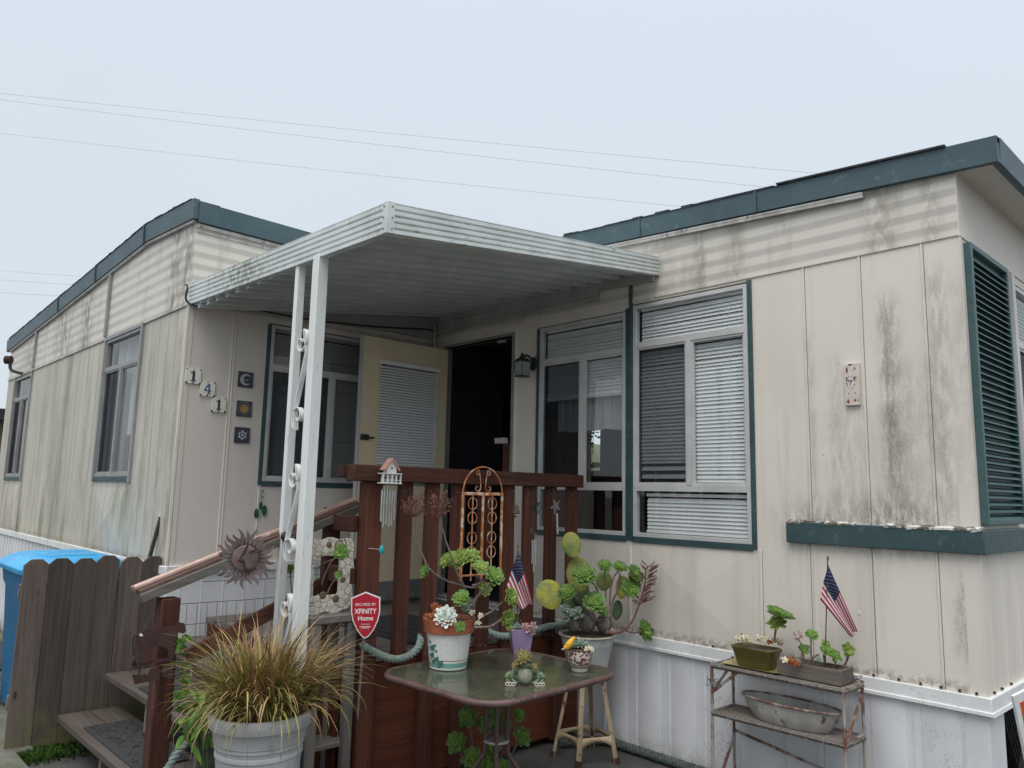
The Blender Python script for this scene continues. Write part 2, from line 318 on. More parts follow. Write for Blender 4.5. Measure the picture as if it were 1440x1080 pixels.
def glass():
    t=NT('window_glass'); nt=t.t
    tr=t.n.new('ShaderNodeBsdfTransparent'); tr.inputs[0].default_value=(.90,.92,.92,1); gl=t.n.new('ShaderNodeBsdfGlossy'); gl.inputs['Roughness'].default_value=.02
    ge=t.n.new('ShaderNodeNewGeometry'); vd=t.n.new('ShaderNodeVectorMath'); vd.operation='DOT_PRODUCT'; t.l.new(ge.outputs['Normal'],vd.inputs[0]); t.l.new(ge.outputs['Incoming'],vd.inputs[1]); cs_=t.math('ABSOLUTE',vd.outputs['Value']); fz=t.math('MULTIPLY_ADD',t.math('POWER',t.math('SUBTRACT',1.0,cs_),5.0),.91,.085); mx=t.n.new('ShaderNodeMixShader')
    bp=t.n.new('ShaderNodeBump'); bp.inputs['Strength'].default_value=.06; bp.inputs['Distance'].default_value=.02; t.l.new(t.noise(3,2),bp.inputs['Height']); t.l.new(bp.outputs[0],gl.inputs['Normal'])
    t.l.new(fz,mx.inputs[0]); t.l.new(tr.outputs[0],mx.inputs[1]); t.l.new(gl.outputs[0],mx.inputs[2])
    t.l.new(mx.outputs[0],t.n['Material Output'].inputs[0]); return t.m
M['glass']=glass()
# ---------------------------------------------------------------- mesh builder (world coordinates)
class MB:
    def __init__(s): s.v=[]; s.f=[]; s.mi=[]; s.c=[]; s.cur=0; s.col=(0,.5,0)
    def add(s,vs,fs,cols=None):
        n=len(s.v); s.v+=[Vector(p) for p in vs]; s.c+=list(cols) if cols else [s.col]*len(vs)
        for f in fs: s.f.append([i+n for i in f]); s.mi.append(s.cur)
        return s
    def quad(s,*p): return s.add(p,[tuple(range(len(p)))])
    def box(s,x0,x1,y0,y1,z0,z1):
        return s.hexa([(x0,y0,z0),(x1,y0,z0),(x1,y1,z0),(x0,y1,z0)],[(x0,y0,z1),(x1,y0,z1),(x1,y1,z1),(x0,y1,z1)])
    def hexa(s,b,t): return s.add(list(b)+list(t),[(3,2,1,0),(4,5,6,7),(0,1,5,4),(1,2,6,5),(2,3,7,6),(3,0,4,7)])
    def bar(s,a,b,w,h,up=(0,0,1)):
        a=Vector(a);b=Vector(b);d=(b-a).normalized(); u=Vector(up); sd=d.cross(u)
        if sd.length<1e-4: sd=d.cross(Vector((0,1,0)))
        sd.normalize(); u=sd.cross(d); q=[sd*(x*w/2)+u*(y*h/2) for x,y in((-1,-1),(1,-1),(1,1),(-1,1))]
        return s.add([a+k for k in q]+[b+k for k in q],[(0,1,2,3),(7,6,5,4),(4,5,1,0),(5,6,2,1),(6,7,3,2),(7,4,0,3)])
    def tube(s,pts,r,n=8,cap=True,closed=False):
        pts=[Vector(p) for p in pts]; N=len(pts); rr=r if isinstance(r,(list,tuple)) else [r]*N
        vs=[];fs=[]; prev=None
        for i,p in enumerate(pts):
            if closed: d=pts[(i+1)%N]-pts[i-1]
            else: d=pts[min(i+1,N-1)]-pts[max(i-1,0)]
            d.normalize()
            if prev is None:
                a=d.cross(Vector((0,0,1)));
                if a.length<.1: a=d.cross(Vector((0,1,0)))
            else: a=prev-d*prev.dot(d)
            a.normalize(); prev=a; b=d.cross(a)
            for k in range(n): t=2*PI*k/n; vs.append(p+(a*math.cos(t)+b*math.sin(t))*rr[i])
        for i in range(N if closed else N-1):
            j=(i+1)%N
            for k in range(n): fs.append((i*n+k,i*n+(k+1)%n,j*n+(k+1)%n,j*n+k))
        if cap and not closed: fs.append(tuple(range(n-1,-1,-1))); fs.append(tuple((N-1)*n+k for k in range(n)))
        return s.add(vs,fs)
    def lathe(s,prof,c,n=32,sx=1,sy=1,sq=None,ang=0):
        c=Vector(c);vs=[];fs=[]
        for r,z in prof:
            for k in range(n):
                t=2*PI*k/n+ang; q=1
                if sq: q=(abs(math.cos(t-ang))**sq+abs(math.sin(t-ang))**sq)**(-1/sq)
                vs.append(c+Vector((r*q*sx*math.cos(t),r*q*sy*math.sin(t),z)))
        for i in range(len(prof)-1):
            for k in range(n): fs.append((i*n+k,i*n+(k+1)%n,(i+1)*n+(k+1)%n,(i+1)*n+k))
        if prof[0][0]>1e-5: fs.append(tuple(range(n-1,-1,-1)))
        if prof[-1][0]>1e-5: fs.append(tuple((len(prof)-1)*n+k for k in range(n)))
        return s.add(vs,fs)
    def prism(s,poly,o,u,v,th):
        o=Vector(o);u=Vector(u);v=Vector(v); w=u.cross(v).normalized()*th; n=len(poly)
        a=[o+u*x+v*y for x,y in poly]
        return s.add(a+[p+w for p in a],[tuple(range(n-1,-1,-1)),tuple(range(n,2*n))]+[(i,(i+1)%n,n+(i+1)%n,n+i) for i in range(n)])
    def ell(s,c,r,n=12,m=8,R=None):
        c=Vector(c);r=r if isinstance(r,(tuple,list)) else (r,r,r); vs=[];fs=[]
        for i in range(m+1):
            p=PI*i/m
            for k in range(n):
                t=2*PI*k/n; q=Vector((r[0]*math.sin(p)*math.cos(t),r[1]*math.sin(p)*math.sin(t),r[2]*math.cos(p)))
                vs.append(c+(R@q if R else q))
        for i in range(m):
            for k in range(n): fs.append((i*n+k,(i+1)*n+k,(i+1)*n+(k+1)%n,i*n+(k+1)%n))
        return s.add(vs,fs)
    def build(s,name,mats,parent=None,bev=0,smooth=True,ang=40,loc=None,solid=0):
        root=parent
        while root is not None and root.parent: root=root.parent
        off=Vector(root.location) if root is not None else Vector(loc or (0,0,0))
        me=bpy.data.meshes.new(name); me.from_pydata([tuple(p-off) for p in s.v],[],s.f)
        if not isinstance(mats,(list,tuple)): mats=[mats]
        for m in mats: me.materials.append(M[m] if isinstance(m,str) else m)
        me.polygons.foreach_set('material_index',s.mi)
        a=me.color_attributes.new('Col','FLOAT_COLOR','POINT'); a.data.foreach_set('color',[x for c in s.c for x in (*c,1)])
        bm=bmesh.new(); bm.from_mesh(me); bmesh.ops.remove_doubles(bm,verts=bm.verts,dist=1e-6) if bev else None
        bm.to_mesh(me); bm.free()
        if smooth:
            me.polygons.foreach_set('use_smooth',[True]*len(me.polygons)); me.set_sharp_from_angle(angle=rad(ang))
        me.update(); me.validate()
        o=bpy.data.objects.new(name,me); COL.objects.link(o)
        if root is not None: o.parent=parent
        else: o.location=off
        if solid:
            m=o.modifiers.new('thick','SOLIDIFY'); m.thickness=solid; m.offset=0
        if bev:
            m=o.modifiers.new('bevel','BEVEL'); m.width=bev; m.segments=2; m.limit_method='ANGLE'; m.angle_limit=rad(40)
        return o
def tag(o,label=None,cat=None,group=None,kind=None):
    if label: o['label']=label
    if cat: o['category']=cat
    if group: o['group']=group
    if kind: o['kind']=kind
    return o
def thing(name,label,cat,loc,group=None):
    o=bpy.data.objects.new(name,None); o.empty_display_size=.1; COL.objects.link(o); o.location=Vector(loc)
    return tag(o,label,cat,group)
def catmull(P,k=6):
    P=[Vector(p) for p in P]; out=[]
    for i in range(len(P)-1):
        a=P[max(i-1,0)];b=P[i];c=P[i+1];d=P[min(i+2,len(P)-1)]
        for j in range(k):
            t=j/k; out.append(.5*((2*b)+(c-a)*t+(2*a-5*b+4*c-d)*t*t+(3*b-a-3*c+d)*t**3))
    return out+[P[-1]]
def lerp(a,b,t): return a+(b-a)*t
_tx={}
def textgeo(s,bold=False):
    if (s,bold) in _tx: return _tx[(s,bold)]
    cu=bpy.data.curves.new('lettering','FONT'); cu.body=s; cu.size=1; cu.align_x='CENTER'; cu.align_y='CENTER'; cu.extrude=.02; cu.resolution_u=4
    if bold: cu.offset=.018
    o=bpy.data.objects.new('lettering',cu); COL.objects.link(o); bpy.context.view_layer.update()
    me=bpy.data.meshes.new_from_object(o.evaluated_get(bpy.context.evaluated_depsgraph_get()))
    r=([v.co.copy() for v in me.vertices],[tuple(p.vertices) for p in me.polygons]); bpy.data.objects.remove(o); bpy.data.meshes.remove(me)
    _tx[(s,bold)]=r; return r
def text(mb,s,o,u,v,h,th=.001,bold=False,sx=1):
    vs,fs=textgeo(s,bold); u=Vector(u);v=Vector(v);w=u.cross(v).normalized()
    mb.add([Vector(o)+u*(p.x*h*sx)+v*(p.y*h)+w*(p.z/.02*th) for p in vs],fs)
# wall sheet with openings. axis 'x': plane y=c ; axis 'y': plane x=c. dirn = outward sign
def wallsheet(mb,axis,c,th,a0,a1,z0,z1,holes,top=None):
    As=sorted({a0,a1,*[h[0] for h in holes],*[h[1] for h in holes]}); Zs=sorted({z0,z1,*[h[2] for h in holes],*[h[3] for h in holes]})
    As=[a for a in As if a0<=a<=a1]; Zs=[z for z in Zs if z0<=z<=z1]
    P=(lambda a,d,z:(a,c+d,z)) if axis=='x' else (lambda a,d,z:(c+d,a,z))
    sol=lambda a,z: not any(h[0]<a<h[1] and h[2]<z<h[3] for h in holes)
    for i in range(len(As)-1):
        for j in range(len(Zs)-1):
            A,B,C,D=As[i],As[i+1],Zs[j],Zs[j+1]; am,zm=(A+B)/2,(C+D)/2
            if not sol(am,zm): continue
            mb.quad(P(A,0,C),P(B,0,C),P(B,0,D),P(A,0,D)); mb.quad(P(A,th,C),P(A,th,D),P(B,th,D),P(B,th,C))
            if i==0 or not sol((As[i-1]+A)/2,zm): mb.quad(P(A,0,C),P(A,0,D),P(A,th,D),P(A,th,C))
            if i==len(As)-2 or not sol((As[i+1]+As[i+2])/2,zm): mb.quad(P(B,0,C),P(B,th,C),P(B,th,D),P(B,0,D))
            if j==0 or not sol(am,(Zs[j-1]+C)/2): mb.quad(P(A,0,C),P(A,th,C),P(B,th,C),P(B,0,C))
            if j==len(Zs)-2 or not sol(am,(Zs[j+1]+Zs[j+2])/2): mb.quad(P(A,0,D),P(B,0,D),P(B,th,D),P(A,th,D))
def seam(mb,axis,c,sgn,a,z0,z1,w=.012,d=.004):   # a pressed rib standing proud of the sheet
    if axis=='x': mb.hexa([(a-w/2,c,z0),(a-w/4,c+sgn*d,z0),(a+w/4,c+sgn*d,z0),(a+w/2,c,z0)],[(a-w/2,c,z1),(a-w/4,c+sgn*d,z1),(a+w/4,c+sgn*d,z1),(a+w/2,c,z1)])
    else: mb.hexa([(c,a-w/2,z0),(c+sgn*d,a-w/4,z0),(c+sgn*d,a+w/4,z0),(c,a+w/2,z0)],[(c,a-w/2,z1),(c+sgn*d,a-w/4,z1),(c+sgn*d,a+w/4,z1),(c,a+w/2,z1)])
# ================================================================ SETTING
mb=MB(); n=60
def gh(x,y): return -.002*0
mb.quad((-600,-600,0),(600,-600,0),(600,600,0),(-600,600,0)); tag(mb.build('ground','ground',smooth=False),kind='structure')
# grass patch behind the picket fence, with pavers
mb=MB(); R=random.Random(3)
mb.cur=1; mb.quad((-7.5,-4.6,.006),(-.45,-4.6,.006),(-.45,-2.2,.006),(-7.5,-2.2,.006)); mb.cur=0
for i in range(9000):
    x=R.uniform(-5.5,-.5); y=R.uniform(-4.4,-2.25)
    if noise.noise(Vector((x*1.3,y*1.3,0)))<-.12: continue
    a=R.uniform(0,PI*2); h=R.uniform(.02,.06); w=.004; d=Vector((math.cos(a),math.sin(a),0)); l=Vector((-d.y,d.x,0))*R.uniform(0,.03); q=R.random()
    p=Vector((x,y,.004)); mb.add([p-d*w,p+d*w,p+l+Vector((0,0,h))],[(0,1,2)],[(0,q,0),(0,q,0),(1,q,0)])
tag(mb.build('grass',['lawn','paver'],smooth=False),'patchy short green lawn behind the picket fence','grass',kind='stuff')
R=random.Random(9); k=0
for i,(px,py) in enumerate([(8,985),(12,1012),(6,1040),(0,1070)]):
    p=AZ(px,py,.03); mb=MB(); mb.box(p.x-.33,p.x+.33,p.y-.09,p.y+.09,.008,.033+i*.004)
    o=mb.build('paver','paver',bev=.006,loc=(p.x,p.y,.008)); o.rotation_euler[2]=0
    tag(o,['mossy concrete paver farthest back beside the lawn','second mossy concrete paver from the back by the fence','third mossy concrete paver from the back by the fence','nearest mossy concrete paver at the left edge by the fence'][i],'paver','pavers beside the fence')
mb=MB(); p=AZ(5,930,.02); mb.box(p.x-1.0,p.x+.35,p.y-.17,p.y+.17,.01,.03)
tag(mb.build('rubber_mat','mat',bev=.004,loc=(p.x,p.y,.01)),'dark flat rubber mat lying beyond the fence on the lawn','mat')
# moss tuft at fence foot
mb=MB(); R=random.Random(5)
for i in range(1500):
    t=R.random(); x=-.1+R.gauss(.08,.07); y=lerp(-2.93,-2.62,t)+R.gauss(0,.03)
    if x<-.09: continue
    a=R.uniform(0,6.28); d=Vector((math.cos(a),math.sin(a),0)); h=R.uniform(.008,.035)*(1.5-abs(t-.5)); q=R.random(); p=Vector((x,y,.002))
    mb.add([p-d*.005,p+d*.005,p+d*.006+Vector((-d.y*.01,d.x*.01,h)),p-d*.004+Vector((0,0,h*.9))],[(0,1,2,3)],[(0,q,0),(0,q,0),(1,q,0),(.8,q,0)])
tag(mb.build('moss','moss',smooth=False),'small bright green moss and weeds at the fence foot','moss',kind='stuff')
# ================================================================ MOBILE HOME
home=thing('mobile_home','weathered beige mobile home with striped band and dark green trim','house',(0,0,0))
FL=.76; XR=4.222; YL=-2.15; XL=-5.93; TH=.07
rz=lambda x: 3.53-.057*abs(x+.95)      # underside of gable fascia
ZB=2.918; ZBL=2.87
holesR=[(.17,1.03,FL,2.84),(1.315,2.165,1.325,2.86),(2.20,3.085,1.325,2.895)]
# right wall
mb=MB(); wallsheet(mb,'x',0,TH,0,XR,.70,ZB,holesR)
sx=[AY(1128.8,377,0).x,AY(1207,359,0).x,AY(1294.6,339,0).x]
for x in sx: seam(mb,'x',0,-1,x,1.48,ZB,.016,.005)
sl=[AY(1139,820,0).x,AY(1146,820,0).x,AY(1225,800,0).x,AY(1231,820,0).x,AY(1318,800,0).x]
for x in sl: seam(mb,'x',0,-1,x,.725,1.37,.014,.005)
x=AY(1070,820,0).x; seam(mb,'x',0,-1,x,.725,1.31,.022,.006); x=AY(886,800,0).x; seam(mb,'x',0,-1,x,.725,1.31,.025,.007)
seam(mb,'x',0,-1,1.28,.73,2.9,.012,.004); seam(mb,'x',0,-1,1.06,.73,2.9,.03,.010)
for a,b,c,d in ((2.23,3.06,.74,1.30),(1.36,2.15,.74,1.30)):   # cross-creased pressed panel
    m_=((a+b)/2,-.016,(c+d)/2); e=-.0025; q=[(a,e,c),(b,e,c),(b,e,d),(a,e,d)]
    for i in range(4): mb.quad(q[i],q[(i+1)%4],m_)
for x,z,r in ((3.75,1.16,.008),(3.5,1.85,.006),(3.6,2.34,.004),(2.62,.86,.012),(2.9,.93,.01),(3.66,1.03,.01)): mb.ell((x,-.001,z),(r,.003,r*1.2),8,4)
mb.build('wall','sideR',home,ang=25)
for x_,z0_,z1_ in [(x+.0085,1.48,ZB-.01) for x in sx]+[(x+.0075,.735,1.365) for x in sl[::2]]+[(AY(1070,820,0).x+.012,.735,1.31)]:
    mb=MB(); mb.box(x_,x_+.0022,-.0012,-.0002,z0_,z1_); mb.build('panel_joint','stooldk',home)
mb=MB(); a,b=0,XR
for x0,x1 in ((0,2.1),(2.1,XR)):
    mb.hexa([(x0,-.004,ZB),(x1,-.004,ZB),(x1,TH,ZB),(x0,TH,ZB)],[(x0,-.004,rz(x0)+.06),(x1,-.004,rz(x1)+.06),(x1,TH,rz(x1)+.06),(x0,TH,rz(x0)+.06)])
mb.box(2.1,XR,-.008,-.0035,ZB-.008,ZB+.004)
mb.build('striped_band','bandR',home)
mb=MB(); mb.bar((1.7,-.02,rz(1.7)-.03),(3.78,-.02,rz(3.78)-.032),.03,.018); mb.bar((1.7,-.03,rz(1.7)-.015),(3.78,-.03,rz(3.78)-.017),.014,.012)
tag(mb.build('rain_gutter','enamel',home),None)
# front wall (under the awning)
hF=[(-1.555,-.45,1.64,2.83)]
mb=MB(); wallsheet(mb,'y',.0015,-TH,YL-.001,-.001,1.05,ZBL,hF)
for px,py in ((318,600),(322,600)): seam(mb,'y',0,1,AX(px,py,0).y,1.07,ZBL,.014,.006)
seam(mb,'y',0,1,AX(362,720,0).y,1.07,1.6,.014,.006); mb.box(0,.006,YL,YL+.03,1.05,ZBL)
mb.build('wall','sideF',home)
mb=MB(); mb.box(-TH,.004,YL-.0025,-.005,ZBL+.001,3.45); mb.build('striped_band','bandF',home)
# left wall
hL=[(-1.875,-.945,1.655,2.85),(-5.46,-4.62,1.655,2.845)]
mb=MB(); wallsheet(mb,'x',YL,TH,XL,0,1.06,ZBL,hL)
for a,b,c,d in ((-1.86,-.96,1.08,1.58),(-5.44,-4.64,1.08,1.58)):
    m_=((a+b)/2,YL-.022,(c+d)/2); e=YL-.0025; q=[(a,e,c),(b,e,c),(b,e,d),(a,e,d)]
    for i in range(4): mb.quad(q[i],q[(i+1)%4],m_)
for x in (-1.9,-.92,-4.58,-5.5): seam(mb,'x',YL,-1,x,1.07,1.6,.02,.012)
mb.box(-.035,.006,YL-.008,YL,1.05,ZBL); mb.build('wall','sideL',home,ang=25)
mb=MB()
xs=[XL,-4.57,-1.9,-.95,0]
for x0,x1 in zip(xs,xs[1:]): mb.hexa([(x0,YL-.004,ZBL),(x1,YL-.004,ZBL),(x1,YL+TH,ZBL),(x0,YL+TH,ZBL)],[(x0,YL-.004,rz(x0)+.06),(x1,YL-.004,rz(x1)+.06),(x1,YL+TH,rz(x1)+.06),(x0,YL+TH,rz(x0)+.06)])
mb.box(XL,0,YL-.012,YL-.004,ZBL-.012,ZBL+.01)
mb.build('striped_band','bandL',home)
for x in (-1.9,-4.57): mb=MB(); mb.box(x-.02,x+.02,YL-.03,YL-.0045,ZBL+.012,rz(x)-.02); mb.build('band_batten','aluL',home)
# right end wall
hE=[(.83,1.9,1.5,2.86)]
mb=MB(); wallsheet(mb,'y',XR+.0015,-TH,-.001,6,.701,ZB-.001,hE)
for y in (.115,.33,.58,.83,1.1,1.4,1.7): seam(mb,'y',XR,1,y,.725,1.37,.012,.004)
mb.box(XR,XR+.006,-.004,.03,.72,1.37); mb.box(XR,XR+.006,-.004,.02,1.48,ZB)
mb.build('wall','sideE',home)
mb=MB(); mb.box(XR-TH,XR+.004,-.003,6,ZB+.004,rz(XR)+.02); mb.box(XR,XR+.008,-.008,6,ZB-.012,ZB+.0035); mb.build('striped_band','sideE',home)
# skirting
mb=MB()
mb.box(0,XR-.001,.0,.02,0,.699)
R=random.Random(2)
for x in [AY(p,970,0).x for p in (851,895,941,990,1040,1105,1160)]+[3.42,3.66,3.9,4.12]: mb.box(x-.003,x+.003,-.006,.001,.01,.69)
for x in [AY(p,970,0).x for p in (854,898,944,994)]+[3.45,3.69,3.93]: mb.hexa([(x,0,0),(x+.01,-.004,0),(x+.16,-.004,0),(x+.17,0,0)],[(x,0,.68),(x+.01,-.004,.68),(x+.16,-.004,.68),(x+.17,0,.68)])
mb.box(XR-.02,XR+.002,-.001,.22,0,.698); mb.box(XR-.02,XR+.002,1.1,6,0,.698)
mb.build('skirting','skirt',home,bev=0)
mb=MB(); mb.box(-.02,.002,YL-.001,-.001,0,1.049); 
for i in range(14): mb.box(-.001,.005,YL+.08+i*.15,YL+.086+i*.15,0,1.01)
mb.box(XL,-.001,YL,YL+.02,0,1.055)
for i in range(40): mb.box(XL+.05+i*.15,XL+.06+i*.15,YL-.008,YL+.001,0,1.03)
mb.build('skirting','skirt',home)
mb=MB(); mb.box(XR-.35,XR-.34,.23,1.09,.03,.62); 
for i in range(22): mb.bar((XR-.005,.23+i*.04,.03),(XR-.005,.23+i*.04+.3 if .23+i*.04+.3<1.09 else 1.09,.45 if .23+i*.04+.3<1.09 else .03+(1.09-.23-i*.04)*1.4),.004,.004)
for i in range(22): mb.bar((XR-.008,.23+i*.04,.62),(XR-.008,min(1.09,.53+i*.04),.62-1.4*min(.3,.86-i*.04)),.004,.004)
mb.build('crawl_space_grille','black',home)
# white trim rail
mb=MB(); mb.box(-.0,XR+.022,-.022,-.0,.655,.728); mb.box(XR+.0,XR+.022,-.0,6,.655,.728)
mb.box(0,XR+.028,-.028,-.022,.648,.668); mb.box(XR+.022,XR+.028,-.022,6,.648,.668)
mb.build('base_trim','trimw',home,bev=.003)
mb=MB(); mb.box(0,.022,YL-.022,-.03,1.012,1.07); mb.box(XL,0,YL-.022,YL,1.01,1.065); mb.build('base_trim','trimw',home,bev=.003)
for q_ in [(x,-.008,.738) for x in (3.72,3.84,3.94,4.03,4.11,4.18,3.3,2.8)]+[(XR+.008,y,.738) for y in (.08,.2,.35)]: mb=MB(); mb.ell(q_,.007,8,5); mb.build('bolt','rust',home)
# ledge box
mb=MB(); mb.box(3.29,XR+.035,-.035,0,1.366,1.478); mb.box(XR,XR+.035,0,3,1.366,1.478); 
mb.build('ledge','green',home,bev=.004)
mb=MB(); R=random.Random(4); x=3.3; mb.box(3.29,XR+.02,-.006,-.0005,1.474,1.486)
while x<XR:
    w=R.uniform(.03,.12); 
    if R.random()<.8: mb.hexa([(x,-.038,1.472-R.uniform(0,.008)),(min(x+w,XR+.03),-.038,1.473),(min(x+w,XR+.03),-.002,1.481),(x,-.002,1.481)],[(x,-.038,1.4805),(min(x+w,XR+.03),-.038,1.4805),(min(x+w,XR+.03),-.002,1.490),(x,-.002,1.492)])
    x+=w
mb.build('peeling_caulk','ledgewhite',home)
# gable fascias and eave
def fascia(xs,y,y2,name='fascia',lift=.15):
    mb=MB()
    for x0,x1 in zip(xs,xs[1:]):
        a,b=rz(x0),rz(x1); j=.0
        mb.hexa([(x0,y,a),(x1,y,b),(x1,y2,b),(x0,y2,a)],[(x0,y-.006,a+lift),(x1,y-.006,b+lift),(x1,y2,b+lift),(x0,y2,a+lift)])
    return mb
mb=fascia([.0,XR+.2],-.04,-.005,lift=.128)
y1=6; z=rz(XR+.2)
mb.hexa([(XR+.165,-.005,z+.003),(XR+.2,-.005,z+.003),(XR+.2,y1,z+.003),(XR+.165,y1,z+.003)],[(XR+.165,-.005,z+.128),(XR+.206,-.005,z+.128),(XR+.206,y1,z+.128),(XR+.165,y1,z+.128)])
for x in (3.16,2.3): mb.bar((x,-.048,rz(x)+.002),(x,-.05,rz(x)+.13),.012,.006,(0,1,0))
mb.build('fascia','fascia',home)
mb=fascia([XL-.12,-.95,.035],YL-.04,YL-.005,lift=.145)
mb.hexa([(.01,YL-.005,3.455),(.045,YL-.005,3.455),(.045,-.04,3.44),(.01,-.04,3.44)],[(.01,YL-.005,3.60),(.05,YL-.005,3.60),(.05,-.04,3.58),(.01,-.04,3.58)])
for x in (-1.0,-2.3,-3.6): mb.bar((x,YL-.048,rz(x)+.002),(x,YL-.052,rz(x)+.146),.02,.01,(0,1,0))
mb.build('fascia','fascia',home)
mb=MB(); 
for (yy,xa,xb) in ((YL-.006,XL,-.95),(YL-.006,-.95,0)): mb.bar((xa,yy-.012,rz(xa)-.012),(xb,yy-.012,rz(xb)-.012),.024,.022)
mb.bar((.012,YL,3.435),(.012,-.02,3.42),.024,.024); mb.bar((.010,YL,3.395),(.010,-.02,3.38),.014,.012); mb.build('fascia_trim','enamel',home)
mb=MB(); mb.hexa([(XR,-.002,rz(XR)+.006),(XR+.166,-.002,rz(XR+.2)+.012),(XR+.166,y1,rz(XR+.2)+.012),(XR,y1,rz(XR)+.006)],[(XR,-.002,rz(XR)+.02),(XR+.166,-.002,rz(XR+.2)+.022),(XR+.166,y1,rz(XR+.2)+.022),(XR,y1,rz(XR)+.02)])
mb.build('soffit','sideE',home)
# roof
mb=MB()
for x0,x1,ya in ((XL-.12,-.95,YL),(-.95,.0,YL),(.0,XR+.2,-.0)):
    z0,z1=rz(x0)+.128,rz(x1)+.128
    mb.hexa([(x0,ya-.035,z0-.03),(x1,ya-.035,z1-.03),(x1,6,z1-.03),(x0,6,z0-.03)],[(x0,ya-.035,z0+.002),(x1,ya-.035,z1+.002),(x1,6,z1+.002),(x0,6,z0+.002)])
R=random.Random(8)
def lump(xa,xb,y,st,hh,l0):
    x=xa
    while x<xb:
        w=R.uniform(.05,.2); h=R.uniform(.002,hh); mb.hexa([(x,y-.012,rz(x)+l0),(x+w,y-.012,rz(x+w)+l0),(x+w,y+.2,rz(x+w)+l0),(x,y+.2,rz(x)+l0)],[(x,y-.012,rz(x)+l0+h),(x+w,y-.012,rz(x+w)+l0+h*.9),(x+w,y+.2,rz(x+w)+l0+h),(x,y+.2,rz(x)+l0+h)]); x+=w*.95
lump(1.6,3.9,-.04,.1,.016,.128); lump(XL,-.1,YL-.04,.1,.012,.145)
mb.hexa([(3.3,-.06,rz(3.3)+.135),(4.2,-.06,rz(4.2)+.127),(4.2,.4,rz(4.2)+.127),(3.3,.4,rz(3.3)+.135)],[(3.3,-.06,rz(3.3)+.144),(4.2,-.06,rz(4.2)+.138),(4.2,.4,rz(4.2)+.138),(3.3,.4,rz(3.3)+.144)])
mb.build('roof','tar',home)
# floor / interior shell
mb=MB(); mb.box(XL+.05,XR-.08,YL+.08,6,FL-.06,FL-.02) if 0 else None
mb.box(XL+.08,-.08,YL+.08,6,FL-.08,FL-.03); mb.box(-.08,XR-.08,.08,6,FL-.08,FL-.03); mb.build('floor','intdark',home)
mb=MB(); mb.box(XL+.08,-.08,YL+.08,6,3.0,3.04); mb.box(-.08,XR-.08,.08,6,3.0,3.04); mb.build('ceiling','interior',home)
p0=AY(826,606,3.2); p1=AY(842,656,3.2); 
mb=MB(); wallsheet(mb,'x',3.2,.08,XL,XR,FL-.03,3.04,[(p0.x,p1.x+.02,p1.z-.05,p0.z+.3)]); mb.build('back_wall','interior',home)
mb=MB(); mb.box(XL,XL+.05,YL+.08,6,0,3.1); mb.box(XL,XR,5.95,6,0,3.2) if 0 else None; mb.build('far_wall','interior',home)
mb=MB(); mb.box(.3,1.0,.9,.93,FL,2.9); mb.box(-.10,-.06,.08,.9,FL,2.95); mb.build('doorway_dark_panel','intdark',home)  # added near-black panels, standing in for the dark room behind the doorway
mb=MB(); R=random.Random(3)
for (x_,y_) in ((831,606),(836,604),(840,608),(832,614),(838,613),(834,609),(842,615),(829,622),(833,624),(830,618),(833,628),(828,612)): q_=AY(x_,y_,3.1); mb.ell(q_,(R.uniform(.02,.035),.01,R.uniform(.008,.022)),8,5)
for k_ in range(8): q_=AY(832+k_*1.4,655-(k_%3),3.1); mb.ell(q_,(.03,.02,.03),8,5)
mb.tube([AY(835,600,3.1),AY(833,640,3.1)],.004,5); tag(mb.build('hanging_plant','intdark',loc=AY(833,640,3.1)),'dark leafy hanging plant silhouetted in the far window through the glass','plant')
mb=MB(); q_=AY(836,640,9); mb.ell((q_.x,9.0,q_.z-.9),(1.6,.5,1.15),14,10); tag(mb.build('shrub','lawnsolid',loc=(q_.x,9.0,0)),'soft green shrub seen far away through the right window','shrub')
q=AY(795,600,.7); mb=MB(); mb.box(q.x-.28,q.x+.16,.7,.74,FL,2.25); q=AY(868,725,.6); mb.box(q.x-.04,q.x+.12,.6,.7,FL,q.z+.06); mb.build('cupboard','intred',home)
mb=MB(); mb.bar((.93,.10,1.1),(.93,.10,2.0),.18,.03,(0,1,0)); mb.build('door_jamb_panel','intred',home)
